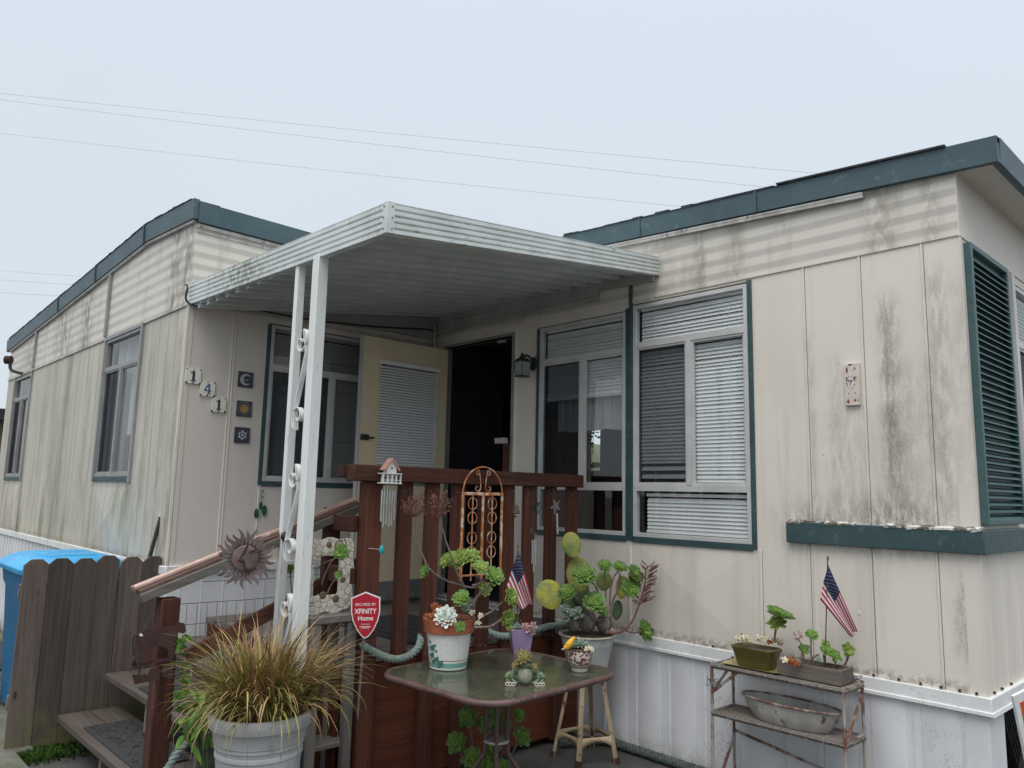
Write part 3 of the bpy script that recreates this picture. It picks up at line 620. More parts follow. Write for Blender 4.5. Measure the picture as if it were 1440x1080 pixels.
# -------- windows
def frame_rect(mb,axis,c,sgn,a0,a1,z0,z1,w,d0,d1):
    def bx(A,B,C,D):
        lo,hi=sorted((c+sgn*d0,c+sgn*d1))
        (mb.box(A,B,lo,hi,C,D) if axis=='x' else mb.box(lo,hi,A,B,C,D))
    bx(a0,a0+w,z0,z1); bx(a1-w,a1,z0,z1); bx(a0+w,a1-w,z0,z0+w); bx(a0+w,a1-w,z1-w,z1); return bx
def blind(mb,axis,c,sgn,a0,a1,z0,z1,sp=.024,tilt=.0136,wdt=.022,sag=()):
    z=z1-.02
    lo,hi=sorted((c-sgn*.012,c+sgn*.012))
    (mb.box(a0,a1,lo,hi,z1-.02,z1) if axis=='x' else mb.box(lo,hi,a0,a1,z1-.02,z1))
    k=0; rr=random.Random(int(a0*100))
    while z>z0+.02:
        z-=sp; j=rr.uniform(-.0012,.0012)+(rr.uniform(-.005,.005) if rr.random()<.12 else 0); i0=c+sgn*.006; i1=c-sgn*.008
        P=(lambda a,d,zz:(a,d,zz)) if axis=='x' else (lambda a,d,zz:(d,a,zz))
        gap=any(s0<z<s1 for s0,s1 in sag)
        b1=a0+(a1-a0)*rr.uniform(.3,.7) if gap else a0
        mb.quad(P(b1,i0,z-tilt+j),P(a1,i0,z-tilt+j),P(a1,i1,z+tilt+j),P(b1,i1,z+tilt+j)); k+=1
    (mb.box(a0,a1,lo,hi,z0,z0+.014) if axis=='x' else mb.box(lo,hi,a0,a1,z0,z0+.014))
    for t in (.15,.85):
        a=lerp(a0,a1,t); (mb.box(a-.001,a+.001,c+sgn*.010-.0005,c+sgn*.010+.0005,z0,z1) if axis=='x' else mb.box(c+sgn*.010-.0005,c+sgn*.010+.0005,a-.001,a+.001,z0,z1))
def window(name_label,axis,c,sgn,a0,a1,z0,z1,trans,low,mull,screen,green,mat='alu',panes='glass'):
    """frame > panes, screen ; trans = height of the transom rail, low = top of the fixed light at the bottom (or None)"""
    mb=MB(); w=.026
    bx=frame_rect(mb,axis,c,sgn,a0,a1,z0,z1,w,-.03,.010)
    def bar(A,B,C,D,d0=-.026,d1=.008):
        lo,hi=sorted((c+sgn*d0,c+sgn*d1)); (mb.box(A,B,lo,hi,C,D) if axis=='x' else mb.box(lo,hi,A,B,C,D))
    bar(a0+w,a1-w,trans-.016,trans+.022)
    zb=z0+w
    if low: bar(a0+w,a1-w,low-.022,low+.02); zb=low+.02
    bar(mull-.018,mull+.018,zb,trans-.016,-.022,.012)
    for A,B in ((a0+w,mull-.018),(mull+.018,a1-w)):
        s=.014; bar(A,A+s,zb,trans-.016,-.02,.002); bar(B-s,B,zb,trans-.016,-.02,.002); bar(A+s,B-s,zb,zb+s,-.02,.002); bar(A+s,B-s,trans-.016-s,trans-.016,-.02,.002)
    f=mb.build('window_frame' if not name_label else 'window_frame',mat,home,bev=.0015)
    def pane(A,B,C,D,d=-.014):
        m=MB(); w_=c+sgn*d; (m.quad((A,w_,C),(B,w_,C),(B,w_,D),(A,w_,D)) if axis=='x' else m.quad((w_,A,C),(w_,B,C),(w_,B,D),(w_,A,D))); return m.build('pane',panes,f,smooth=False)
    pane(a0+w,a1-w,trans+.022,z1-w)
    if low: pane(a0+w,a1-w,z0+w,low-.022)
    pane(a0+w+.014,mull-.018-.014,zb+.014,trans-.03); pane(mull+.032,a1-w-.014,zb+.014,trans-.03)
    if green:
        m=MB(); gw=.028; lo,hi=sorted((c,c+sgn*.014))
        def gb(A,B,C,D): (m.box(A,B,lo,hi,C,D) if axis=='x' else m.box(lo,hi,A,B,C,D))
        for sd in green:
            if sd=='l': gb(a0-gw,a0,z0-gw,z1+.0)
            if sd=='r': gb(a1,a1+gw,z0-gw,z1+.02)
            if sd=='b': gb(a0,a1,z0-gw-.01,z0)
            if sd=='t': gb(a0-gw,a1+gw,z1,z1+.012)
        m.build('green_casing','green',f,bev=.002)
    if screen:
        A,B=screen; m=MB(); d=-.004; lo,hi=sorted((c+sgn*d,c+sgn*(d-.001)))
        t=NT('screen_mesh'); tr=t.n.new('ShaderNodeBsdfTransparent'); tr.inputs[0].default_value=(.62,.63,.65,1); df=t.n.new('ShaderNodeBsdfDiffuse'); df.inputs[0].default_value=(.05,.055,.06,1); mx=t.n.new('ShaderNodeMixShader'); mx.inputs[0].default_value=.22
        t.l.new(tr.outputs[0],mx.inputs[1]); t.l.new(df.outputs[0],mx.inputs[2]); t.l.new(mx.outputs[0],t.n['Material Output'].inputs[0])
        P=(m.quad((A,hi,zb+.01),(B,hi,zb+.01),(B,hi,trans-.02),(A,hi,trans-.02)) if axis=='x' else m.quad((hi,A,zb+.01),(hi,B,zb+.01),(hi,B,trans-.02),(hi,A,trans-.02))); m.build('insect_screen',t.m,f,smooth=False)
    return f
w2=window('',"x",0,-1,2.215,3.07,1.34,2.88,2.60,1.655,2.652,(2.245,2.635),'rb')
m=MB(); blind(m,'x',.036,-1,2.26,3.04,2.61,2.86); m.build('blind','blind',w2,smooth=False)
m=MB(); blind(m,'x',.036,-1,2.255,3.045,1.66,2.59,sag=((1.70,1.72),(1.75,1.77),(1.80,1.82))); m.build('blind','blind',w2,smooth=False)
m=MB(); blind(m,'x',.036,-1,2.30,3.045,1.37,1.62); m.build('blind','blind',w2,smooth=False)
w1=window('',"x",0,-1,1.33,2.155,1.34,2.85,2.585,1.655,1.755,(1.36,1.74),'lrb')
m=MB(); m.box(2.186,2.21,-.017,-.0005,1.31,3.05); m.build('casing_post','green',home,bev=.002)
m=MB(); blind(m,'x',.036,-1,1.37,2.12,2.60,2.83); m.build('blind','blind',w1,smooth=False)
m=MB(); blind(m,'x',.036,-1,1.38,2.12,2.30,2.585); m.build('blind','blind',w1,smooth=False)
m=MB()
def cur(a0,a1,z0,z1,y,amp=.012,n=60):
    vs=[];fs=[]
    for i in range(n+1):
        x=lerp(a0,a1,i/n); d=amp*math.sin(i*.9)+amp*.6*math.sin(i*2.3+1)
        vs+=[(x,y+d,z1),(x,y+d*1.2,z0+.006*math.sin(i*.35))]
    for i in range(n): fs.append((2*i,2*i+1,2*i+3,2*i+2))
    m.add(vs,fs)
cur(1.42,2.13,2.06,2.33,.10); m.build('curtain','curtain',w1)
wl=window('','x',YL,-1,-1.865,-.955,1.665,2.84,2.575,None,-1.41,(-1.83,-1.43),'b','aluL')
m=MB(); m.box(-1.9,-1.866,YL-.02,YL,1.62,2.841); m.box(-.954,-.92,YL-.02,YL,1.62,2.841); m.box(-1.9,-.92,YL-.02,YL,2.841,2.868); m.build('casing','aluL',wl,bev=.0)
m=MB(); cur(-1.86,-.96,1.66,2.84,YL+.10,.02); m.build('curtain','curtain',wl)
m=MB(); m.box(-1.35,-1.0,YL+.06,YL+.08,1.7,2.0); m.build('sill_box','intred',wl)
wl2=window('','x',YL,-1,-5.45,-4.63,1.665,2.835,2.575,None,-5.04,(-5.42,-5.06),'b','aluL')
for q_ in ((-5.48,-5.451),(-4.629,-4.595)): m=MB(); m.box(*q_,YL-.02,YL,1.62,2.86); m.build('casing','aluL',wl2)
m=MB(); m.quad((-5.40,YL+.12,1.7),(-4.7,YL+.12,1.7),(-4.7,YL+.12,2.82),(-5.40,YL+.12,2.82)); m.build('curtain','curtain',wl2,solid=.004)
wf=window('','y',0,1,-1.54,-.46,1.65,2.82,2.50,None,-1.0,(-1.50,-1.02),'lb')
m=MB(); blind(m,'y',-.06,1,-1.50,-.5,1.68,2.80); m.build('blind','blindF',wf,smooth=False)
m=MB(); m.box(-.0,.03,-1.575,-1.541,1.61,2.86) if 0 else None
we=window('','y',XR,1,.845,1.885,1.52,2.845,2.50,None,1.36,(.88,1.34),'b')
m=MB(); m.box(XR,XR+.03,.795,.844,1.49,2.88); m.build('casing','alu',we,bev=.002)
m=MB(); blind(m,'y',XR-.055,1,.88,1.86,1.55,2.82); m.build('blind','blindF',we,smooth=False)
# shutter on the end wall
mb=MB(); y0,y1_,z0,z1=.055,.70,1.50,2.885
fr_=frame_rect(mb,'y',XR,1,y0,y1_,z0,z1,.028,.0,.035); sh=mb.build('shutter','shutter',home,bev=.003)
mb=MB(); z=z0+.04
while z<z1-.04: mb.hexa([(XR+.006,y0+.028,z),(XR+.034,y0+.028,z-.016),(XR+.034,y1_-.028,z-.016),(XR+.006,y1_-.028,z)],[(XR+.006,y0+.028,z+.006),(XR+.034,y0+.028,z-.010),(XR+.034,y1_-.028,z-.010),(XR+.006,y1_-.028,z+.006)]); z+=.0335
mb.box(XR+.001,XR+.004,y0+.02,y1_-.02,z0+.02,z1-.02); mb.build('louvre_slats','shutter',sh)
# door: dark frame + open leaf
mb=MB(); frame_rect(mb,'x',0,-1,.155,1.045,FL-.04,2.862,.022,-.06,.012); mb.build('door_frame','aluL',home,bev=.002)
hx,hy=.205,-.03; dv=(Vector((.215,-.885,0))-Vector((hx,hy,0))).normalized(); dn=Vector((-dv.y,dv.x,0)); 
if dn.x<0: dn=-dn
mb=MB()
def leafbox(m,a0,a1,n0,n1,z0,z1):
    P=lambda a,n_: Vector((hx,hy,0))+dv*a+dn*n_
    q=[P(a0,n0),P(a1,n0),P(a1,n1),P(a0,n1)]
    m.hexa([(p.x,p.y,z0) for p in q],[(p.x,p.y,z1) for p in q])
LW=.85; Z0,Z1=.80,2.81
leafbox(mb,0,.12,0,.035,Z0,Z1); leafbox(mb,LW-.17,LW,0,.035,Z0,Z1); leafbox(mb,.12,LW-.17,0,.035,Z0,1.64); leafbox(mb,.12,LW-.17,0,.035,2.62,Z1)
door=mb.build('door','doorcream',home,bev=.002)
mb=MB(); leafbox(mb,.13,LW-.18,.015,.019,1.63,2.61); mb.build('pane','glass',door,smooth=False)
mb=MB(); z=2.60
leafbox(mb,.10,LW-.15,.036,.062,2.60,2.63)
while z>1.80: z-=.0225; P=lambda a,n_,zz:(Vector((hx,hy,zz))+dv*a+dn*n_); mb.quad(P(.105,.056,z-.0095),P(LW-.155,.056,z-.0095),P(LW-.155,.044,z+.0085),P(.105,.044,z+.0085))
leafbox(mb,.105,LW-.155,.04,.058,1.765,1.78); mb.build('blind','blind',door,smooth=False)
mb=MB(); leafbox(mb,-.0,LW,.0355,.042,.80,.90); leafbox(mb,0,LW,.04,.06,.80,.82); mb.build('door_sweep','doorgrey',door)
mb=MB(); leafbox(mb,LW-.075,LW-.005,.036,.05,1.985,2.03); leafbox(mb,LW-.11,LW-.07,.05,.075,2.0,2.012); leafbox(mb,LW,LW+.004,.0,.035,Z0+.02,Z1-.02) if 0 else None; mb.build('door_handle','black',door)
mb=MB(); leafbox(mb,LW+.001,LW+.014,-.004,.037,Z0,Z1); mb.build('edge_trim','alu',door)
mb=MB(); p=AY(708,620,-.06); mb.box(p.x-.06,p.x+.05,-.10,-.06,p.z-.022,p.z+.022); mb.build('door_latch','enamel',home,bev=.003)
mb=MB(); p=AY(722,160,-.02); mb.box(.88,.96,-.04,-.012,2.79,2.81); mb.build('door_closer','aluL',home)
# ================================================================ PORCH AWNING
AXR=2.425; AYF=-2.15
zb=lambda y: 2.80+(y-AYF)*(3.06-2.80)/2.15       # underside of the side fascia
awn_=thing('porch_awning','white ribbed metal porch awning with mildew streaks, over the deck','awning',(1.85,-2.13,0))
mb=MB()   # corrugated pans running in Y
P=[(.0,.0),(.105,.0),(.110,.030),(.147,.030),(.152,.0)]; xs=[]
x=.01
while x<AXR-.03:
    for a,h in P[:-1]: xs.append((x+a,h))
    x+=.152
xs=[q for q in xs if q[0]<AXR-.02]
def zz(x,y): return zb(y)+.045+(3.14-3.06-.03)*(1-x/AXR)*(y-AYF)/2.15
for i in range(len(xs)-1):
    (xa,ha),(xb,hb)=xs[i],xs[i+1]
    mb.hexa([(xa,AYF+.01,zz(xa,AYF)-ha),(xb,AYF+.01,zz(xb,AYF)-hb),(xb,-.01,zz(xb,0)-hb),(xa,-.01,zz(xa,0)-ha)],[(xa,AYF+.01,zz(xa,AYF)+.004-ha),(xb,AYF+.01,zz(xb,AYF)+.004-hb),(xb,-.01,zz(xb,0)+.004-hb),(xa,-.01,zz(xa,0)+.004-ha)])
mb.build('roof_pan','pan',awn_,ang=20)
def prof(h):   # stepped face: (outward, height)
    n=5; out=[(0,0)]
    for i in range(n):
        a=h*i/n; b=h*(i+1)/n; out+=[(.010,a+.001),(.010,a+.001+(b-a)*.62),(.0,a+(b-a)*.80)]
    out+=[(.006,h-.002),(.006,h),(-.02,h)]
    return out+[(-.02,h-.004),(-.004,h-.004),(-.004,.004),(-.03,.004),(-.03,0)]
mb=MB(); zl=2.865; 
p0=prof(.155); p1=prof(.155); vs=[(-.02,AYF-o,zl+z-.005) for o,z in p0]+[(AXR+o*.9,AYF-o,2.80+z) for o,z in p1]; n=len(p0)
mb.add(vs,[(i,(i+1)%n,n+(i+1)%n,n+i) for i in range(n)]+[tuple(range(n)),tuple(range(2*n-1,n-1,-1))])
mb.build('front_fascia','awning',awn_,ang=25)
mb=MB(); p1=prof(.155); p2=prof(.127); vs=[(AXR+o,AYF-o*.9,2.80+z) for o,z in p1]+[(AXR+o,-.003,3.057+z) for o,z in p2]
mb.add(vs,[(i,(i+1)%n,n+(i+1)%n,n+i) for i in range(n)]+[tuple(range(n)),tuple(range(2*n-1,n-1,-1))])
mb.build('side_fascia','awnside',awn_,ang=25)
mb=MB()   # corner cap with its screws
for h in (0,): mb.hexa([(AXR-.028,AYF-.0115,2.804),(AXR+.0115,AYF-.0115,2.80),(AXR+.0115,AYF+.032,2.805),(AXR-.01,AYF+.02,2.806)],[(AXR-.028,AYF-.0115,2.960),(AXR+.0115,AYF-.0115,2.958),(AXR+.0115,AYF+.032,2.962),(AXR-.01,AYF+.02,2.962)])
cap=mb.build('corner_cap','awnside',awn_,bev=.002)
for z in (2.825,2.88,2.935):
    for q in ((AXR-.016,AYF-.013,z),(AXR+.013,AYF+.018,z)):
        m=MB(); m.ell(q,.004,8,4); m.build('screw','black',cap)
mb=MB(); mb.box(.01,1.92,-.045,-.006,3.075,3.135); mb.box(.01,1.92,-.03,-.006,2.99,3.074); mb.box(.01,1.92,-.05,-.006,2.972,2.992)
x=.12
while x<2.3: mb.hexa([(x,-.05,3.10),(x+.025,-.05,3.10),(x+.025,-.01,3.10),(x,-.01,3.10)],[(x+.02,-.05,3.16),(x+.03,-.05,3.16),(x+.03,-.01,3.16),(x+.02,-.01,3.16)]); x+=.152
mb.build('wall_hanger','hanger',awn_,bev=.002)
mb=MB(); mb.box(.006,.05,-2.1,-.06,2.95,3.03); mb.box(.006,.07,-2.1,-.06,2.93,2.952); mb.build('wall_hanger','hanger',awn_,bev=.002)
mb=MB(); mb.hexa([(.006,-2.12,2.86),(.03,-2.12,2.86),(.03,-.01,2.95),(.006,-.01,2.95)],[(.006,-2.12,2.90),(.03,-2.12,2.90),(.03,-.01,zz(.02,0)+.01),(.006,-.01,zz(.02,0)+.01)]); mb.hexa([(.032,-.034,3.1),(2.40,-.034,3.02),(2.40,-.0055,3.02),(.032,-.0055,3.1)],[(.032,-.034,zz(.02,0)+.0),(2.40,-.034,zz(2.4,0)-.002),(2.40,-.0055,zz(2.4,0)-.002),(.032,-.0055,zz(.02,0))]); mb.build('wall_flashing','hanger',awn_)
# flat ornamental column: two members and scrolls
col_=MB(); col_.box(1.755,1.815,-2.165,-2.105,.03,2.835); col_.box(1.722,1.745,-2.150,-2.12,.03,2.84); col_.box(1.745,1.755,-2.128,-2.122,.03,2.84)
colo=col_.build('support_post','postw',awn_,bev=.003)
m=MB(); m.box(1.530,1.567,-2.15,-2.105,.03,2.87); m.build('support_post','postw',awn_,bev=.003)
def scroll(zt,zb_,name='scroll'):
    pts=[]; xa,xb=1.622,1.682; yc=-2.160; h=zt-zb_
    c1=(1.672,zt-.075); 
    for i in range(26):
        t=i/25; a=lerp(-PI*1.9,PI*.42,t); r=lerp(.014,.064,t**1.3); pts.append((c1[0]+.018*t+r*math.cos(a),yc,c1[1]+r*math.sin(a)*1.15))
    pts.reverse() if False else None
    c2=(1.702,zb_+.075); q=[]
    for i in range(26):
        t=i/25; a=lerp(PI*1.42,-PI*.9,t); r=lerp(.064,.014,t**.75); q.append((c2[0]-.018*(1-t)+r*math.cos(a),yc,c2[1]+r*math.sin(a)*1.15))
    pts=pts[::-1]; 
    P=pts[::-1]+[(1.745,yc,zt-.13),(1.685,yc,zb_+.22),(1.650,yc,zb_+.12)]+q
    mb=MB(); vs=[];fs=[]
    for i,p in enumerate(P):
        p=Vector(p); a=Vector(P[max(i-1,0)]); b=Vector(P[min(i+1,len(P)-1)]); d=(b-a); d.normalize(); nn=Vector((-d.z,0,d.x))*.003
        vs+=[p+nn+Vector((0,-.014,0)),p+nn+Vector((0,.014,0)),p-nn+Vector((0,.014,0)),p-nn+Vector((0,-.014,0))]
    for i in range(len(P)-1):
        for k in range(4): fs.append((i*4+k,i*4+(k+1)%4,i*4+4+(k+1)%4,i*4+4+k))
    mb.add(vs,fs); return mb.build(name,'postw',colo)
za=AY(430,465,-2.13).z; zc=AY(425,606,-2.13).z; scroll(za,zc); zd=AY(418,652,-2.13).z; ze=AY(408,790,-2.13).z; scroll(zd,ze); scroll(AY(412,832,-2.13).z,AY(405,985,-2.13).z)
mb=MB(); p=AY(400,754,-2.14); mb.ell(p,(.02,.02,.024),10,6); mb.tube([p,(1.70,-2.14,p.z)],.006); mb.build('clamp_knob','black',awn_)
# black cable looped along the eave
mb=MB(); pts=[AX(262,404,.02)+Vector((0,-.03,0))]; pts=[(-.02,-2.19,2.99),(.03,-2.2,2.93),(.05,-2.18,2.86),(.09,-2.12,2.82),(.07,-1.9,2.87),(.09,-1.3,2.875),(.09,-.7,2.93),(.08,-.2,2.975),(.06,-.06,2.97),(.05,-.045,2.8),(.05,-.045,2.62)]
pts=[(-.02,-2.185,3.0),(.05,-2.195,2.965),(.03,-2.19,2.88),(.06,-2.12,2.845),(.10,-1.95,2.885),(.11,-1.3,2.885),(.10,-.7,2.93),(.08,-.12,3.0),(.05,-.05,2.98),(.04,-.045,2.86),(.04,-.045,2.72)]
mb.tube(catmull(pts,8),.007,6); tag(mb.build('cable','cable',None,loc=(.1,-1.5,2.9)),'thin black cable slung under the awning along the front wall','cable')
mb=MB(); mb.tube([(.075,-.06,2.7),(.075,-.06,3.06)],.012,8); mb.build('conduit','hanger',home)
# ================================================================ DECK
DX=1.76; DZ=.72; DY=-1.88
deck=thing('porch_deck','raised wooden porch deck with dark red stained railing','deck',(1.0,-.95,0))
mb=MB(); x=.03
while x<DX-.02: w=min(.138,DX-x); mb.box(x,x+w-.006,DY,-.03,DZ-.038,DZ); x+=.14
mb.build('floor_boards','deck',deck,bev=.003)
mb=MB(); mb.box(DX-.02,DX-.001,DY+.04,-.03,.30,DZ-.045); mb.box(DX-.018,DX+.001,DY+.04,-.03,.045,.298); mb.build('side_panel','ply',deck,bev=.002)
mb=MB(); mb.box(.05,DX-.03,DY+.0,DY+.02,.03,DZ-.04); mb.build('front_panel','ply',deck)
def wob(mb): return mb
mb=MB(); mb.box(1.752,1.845,-1.90,-.075,1.648,1.735); mb.build('top_rail','redy',deck,bev=.006)
mb=MB(); mb.box(1.69,1.752,-1.91,-1.75,1.668,1.732); mb.build('rail_end','redx',deck,bev=.004)
yb=[-1.53,-1.34,-1.145,-.93,-.725,-.55,-.345,-.13]
for i,y in enumerate(yb):
    R=random.Random(i); w=.088; dz=R.uniform(-.03,.03); t=R.uniform(-.008,.008)
    z0=.66+dz if i not in (1,4) else .03
    mb=MB(); mb.hexa([(DX+.004,y-w/2,z0),(DX+.044,y-w/2,z0),(DX+.044,y+w/2,z0),(DX+.004,y+w/2,z0)],[(DX+.004,y-w/2+t,1.648),(DX+.042,y-w/2+t,1.648),(DX+.042,y+w/2+t,1.648),(DX+.004,y+w/2+t,1.648)])
    bl_=mb.build('baluster','redz',deck,bev=.004)
    mb=MB()
    for (a_,z_) in ((-.02,.70),(.018,.69),(-.015,1.60),(.02,1.615)): mb.ell((DX+.0435,y+a_,z_),(.002,.004,.004),8,4)
    mb.build('nail_head','steel',bl_)
mb=MB(); mb.box(DX-.03,DX+.055,-1.795,-1.695,.0,1.648); mb.build('corner_post','redz',deck,bev=.005)
for y in (-.75,): 
    mb=MB(); mb.box(DX+.002,DX+.03,-.30,-.21,.03,.66); mb.build('skirt_batten','redz',deck,bev=.003)
    mb=MB(); mb.box(DX+.002,DX+.03,-1.14,-1.05,.03,.66); mb.build('skirt_batten','redz',deck,bev=.003)
# ================================================================ STEPS with handrail
SX=1.52
st=thing('porch_steps','weathered wooden porch steps with a sloping handrail on a red post','stairs',(.8,-2.35,0))
def tread(y0,y1,z,m='greyx'):
    mb=MB(); k=(y1-y0)/2
    mb.box(-.07,SX,y0,y0+k-.004,z-.04,z); mb.box(-.07,SX,y0+k+.002,y1,z-.042,z-.002); return mb.build('tread',m,st,bev=.006)
tread(-2.715,-2.36,.205); tread(-2.465,-2.16,.415); tread(-2.22,-1.89,.60)
mb=MB(); mb.box(-.03,.03,-2.60,-2.52,.0,.165); mb.build('leg','redz',st)
for x in (.62,1.35):
    mb=MB(); mb.prism([(-2.66,.0),(-1.9,.0),(-1.9,.56),(-2.2,.56),(-2.2,.37),(-2.44,.37),(-2.44,.162),(-2.66,.162)],(x,0,0),(0,1,0),(0,0,1),.04); mb.build('stringer','greyy',st)
mb=MB(); mb.box(-.05,SX,-2.19,-2.17,.02,.37); mb.box(-.05,SX,-1.91,-1.89,.02,.56); mb.build('open_step_shade','intdark',st)  # steps are open here; dark sheets stand in for the shade between treads
HX=1.50
a=AX(222,850,HX); pl=AX(190,828,HX); pt=AX(498,704,HX); 
d=(pt-pl).normalized(); dn_=Vector((0,-d.z,d.y))
mb=MB(); mb.bar(pl-dn_*.045,pt-dn_*.045+d*.03,.11,.045,dn_); hr=mb.build('handrail','greyy',st,bev=.005)
mb=MB(); mb.bar(pl-dn_*.015+d*.0,pt-dn_*.015,.09,.022,dn_); mb.build('handrail_cap','handbrown',st,bev=.004)
mb=MB(); mb.tube([pl-d*.01+dn_*.006+Vector((.018,0,0)),pt+dn_*.006+Vector((.018,0,0))],.017,14); mb.tube([pl-d*.008+dn_*.002+Vector((-.022,0,0)),pt+dn_*.004+Vector((-.022,0,0))],.013,12); mb.build('rail_pipe','copper',st)
ptop=AX(238,825,HX+.02); pbot=AX(213,1080,HX+.02)
yp=(ptop.y+AX(225,1060,HX).y)/2
mb=MB(); mb.box(HX-.03,HX+.055,yp-.055,yp+.035,0,pl.z-.08+ .03); mb.build('lower_post','redz',st,bev=.006)
mb=MB(); mb.box(HX-.03,HX+.02,-1.86,-1.77,DZ,1.50); mb.build('upper_post','redz',st,bev=.005)
for z in (1.375,1.10):
    mb=MB(); mb.box(HX-.06,DX-.012,-1.84,-1.80,z,z+.088); mb.build('cross_rail','redx',st,bev=.005)
q0=AX(262,925,HX-.03); q1=AX(400,850,HX-.03); q2=q0+(q1-q0)*2.2
mb=MB(); dd=(q1-q0).normalized(); mb.bar(q0-dd*.0,q0+dd*1.05,.03,.075,Vector((0,-dd.z,dd.y))); mb.build('lower_rail','redy',st,bev=.005)
# wire mesh
wm=MB(); s0=pl.y+.08; s1=-1.85; zt=lambda y: pl.z-.12+(y-pl.y)*(pt.z-pl.z)/(pt.y-pl.y); zl_=lambda y: .10 if y<-2.5 else (.3 if y<-2.25 else .5)
y=yp+.05
while y<s1: wm.tube([(HX-.035,y,zl_(y)),(HX-.035,y,min(zt(y),1.02 if y<-2 else 1.3))],.0013,4); y+=.05
for i in range(11):
    z=.13+i*.10
    ya=yp if zt(yp)>z else yp+(z-zt(yp))/.42
    yb2=s1 if z>.5 else (-2.25 if z>.3 else -2.5)
    if ya<yb2: wm.tube([(HX-.035,ya,z),(HX-.035,(ya+yb2)/2,z-.006),(HX-.035,yb2,z)],.0016,4)
wm.build('wire_mesh','wire',st)
# mats
def mat_(x0,x1,y0,y1,z,lab,nm='step_mat'):
    mb=MB(); mb.box(x0,x1,y0,y1,z+.003,z+.012); R=random.Random(int(z*99))
    for i in range(150):
        cx=R.uniform(x0+.03,x1-.03);cy=R.uniform(y0+.03,y1-.03); r=R.uniform(.008,.018); a=R.uniform(0,3); mb.tube([(cx+r*math.cos(a+t),cy+r*math.sin(a+t),z+.013) for t in (0,.9,1.8,2.7)],.0025,4)
    return tag(mb.build(nm,'mat',bev=.003,loc=((x0+x1)/2,(y0+y1)/2,z)),lab,'mat','rubber mats on the porch steps')
mat_(.32,1.22,-2.67,-2.41,.203,'black rubber mat on the lowest wooden step')
mat_(.45,1.25,-2.43,-2.22,.413,'black rubber mat on the middle wooden step')
mat_(.5,1.3,-2.17,-1.93,.598,'black rubber mat on the top wooden step below the deck')
mb=MB(); mb.box(.75,1.65,-1.35,-.75,DZ+.003,DZ+.016)
for i in range(9):
    for j in range(6):
        cx=.8+i*.1; cy=-1.3+j*.1; mb.tube([(cx+.035*math.cos(t),cy+.035*math.sin(t),DZ+.017) for t in [k*PI/3 for k in range(7)]],.003,4)
tag(mb.build('doormat','mat',bev=.003,loc=(1.2,-1.05,DZ)),'black scrolled rubber doormat on the deck before the open door','doormat')
# ================================================================ FENCE (dog ear pickets)
fe=thing('picket_fence','short grey weathered wooden fence panel with dog-eared pickets beside the steps','fence',(-.13,-2.55,0))
R=random.Random(11); n=6; ya=-2.965; wd=.138
for i in range(n):
    y=ya+i*wd; h=1.135+R.uniform(-.008,.012); e=.034; t=R.uniform(-.004,.004); b=R.uniform(-.006,.006)
    poly=[(y+.0005,.0+.01),(y+wd-.0005,.01),(y+wd-.001+t,h-e),(y+wd-.038+t,h),(y+.038+t,h),(y+.001+t,h-e)]
    mb=MB(); mb.prism(poly,(-.142+b,0,0),(0,1,0),(0,0,1),.018); mb.build('picket','fence',fe,bev=.002)
for z in (.25,.9):
    mb=MB(); mb.box(-.20,-.163,ya,ya+n*wd,z,z+.085); mb.build('fence_rail','greyy',fe,bev=.003)
# ================================================================ RECYCLING BIN
q=AZ(98,800,1.06)
bc=Vector((-1.06,-2.53,0)); bn=thing('recycling_bin','blue wheeled recycling bin with a light blue lid behind the wooden fence','recycling bin',bc)
br=Matrix.Rotation(rad(0),3,'Z'); 
def bx_(mb,secs):
    vs=[];fs=[];N_=0
    for (hx_,hy_,z,oy) in secs:
        c=min(hx_,hy_)*.22; ring=[(hx_-c,-hy_),(hx_,-hy_+c),(hx_,hy_-c),(hx_-c,hy_),(-hx_+c,hy_),(-hx_,hy_-c),(-hx_,-hy_+c),(-hx_+c,-hy_)]; N_=8
        for x,y in ring: vs.append(bc+br@Vector((x+oy,y,z)))
    for i in range(len(secs)-1):
        for k in range(8): fs.append((i*8+k,i*8+(k+1)%8,(i+1)*8+(k+1)%8,(i+1)*8+k))
    fs.append(tuple(range(7,-1,-1))); fs.append(tuple((len(secs)-1)*8+k for k in range(8))); mb.add(vs,fs)
mb=MB(); bx_(mb,[(.29,.25,.06,0),(.36,.285,.86,0),(.385,.30,.90,0),(.40,.31,.99,0)]); bb=mb.build('body','blue',bn,bev=.008)
mb=MB(); bx_(mb,[(.43,.335,.985,0),(.435,.34,1.02,0),(.41,.32,1.045,0),(.37,.28,1.075,0),(.33,.22,1.095,0)]); lid=mb.build('lid','bluelid',bn,bev=.006)
for a,b,z in ((-.27,-.02,1.093),(.04,.27,1.093)):
    mb=MB(); bx_(mb,[]) if 0 else None
    p=bc; mb.box(p.x+a,p.x+b,p.y-.17,p.y+.16,z,z+.010); mb.build('lid_panel','bluelid',lid,bev=.005)
mb=MB(); mb.tube([bc+Vector((-.46,-.22,1.0)),bc+Vector((-.46,.22,1.0))],.016,8); mb.build('handle','bin2',bn)
for s in (-1,1):
    mb=MB(); mb.tube([bc+Vector((-.30,s*.27,.11)),bc+Vector((-.30,s*.31,.11))],.11,20); mb.build('wheel','bin2',bn)
bc2=bc; bc=AZ(-2,1030,0); bc=Vector((-2.25,-3.42,0)); b2=thing('waste_bin','dark wheeled bin partly cut off at the left edge behind the blue bin','waste bin',bc)
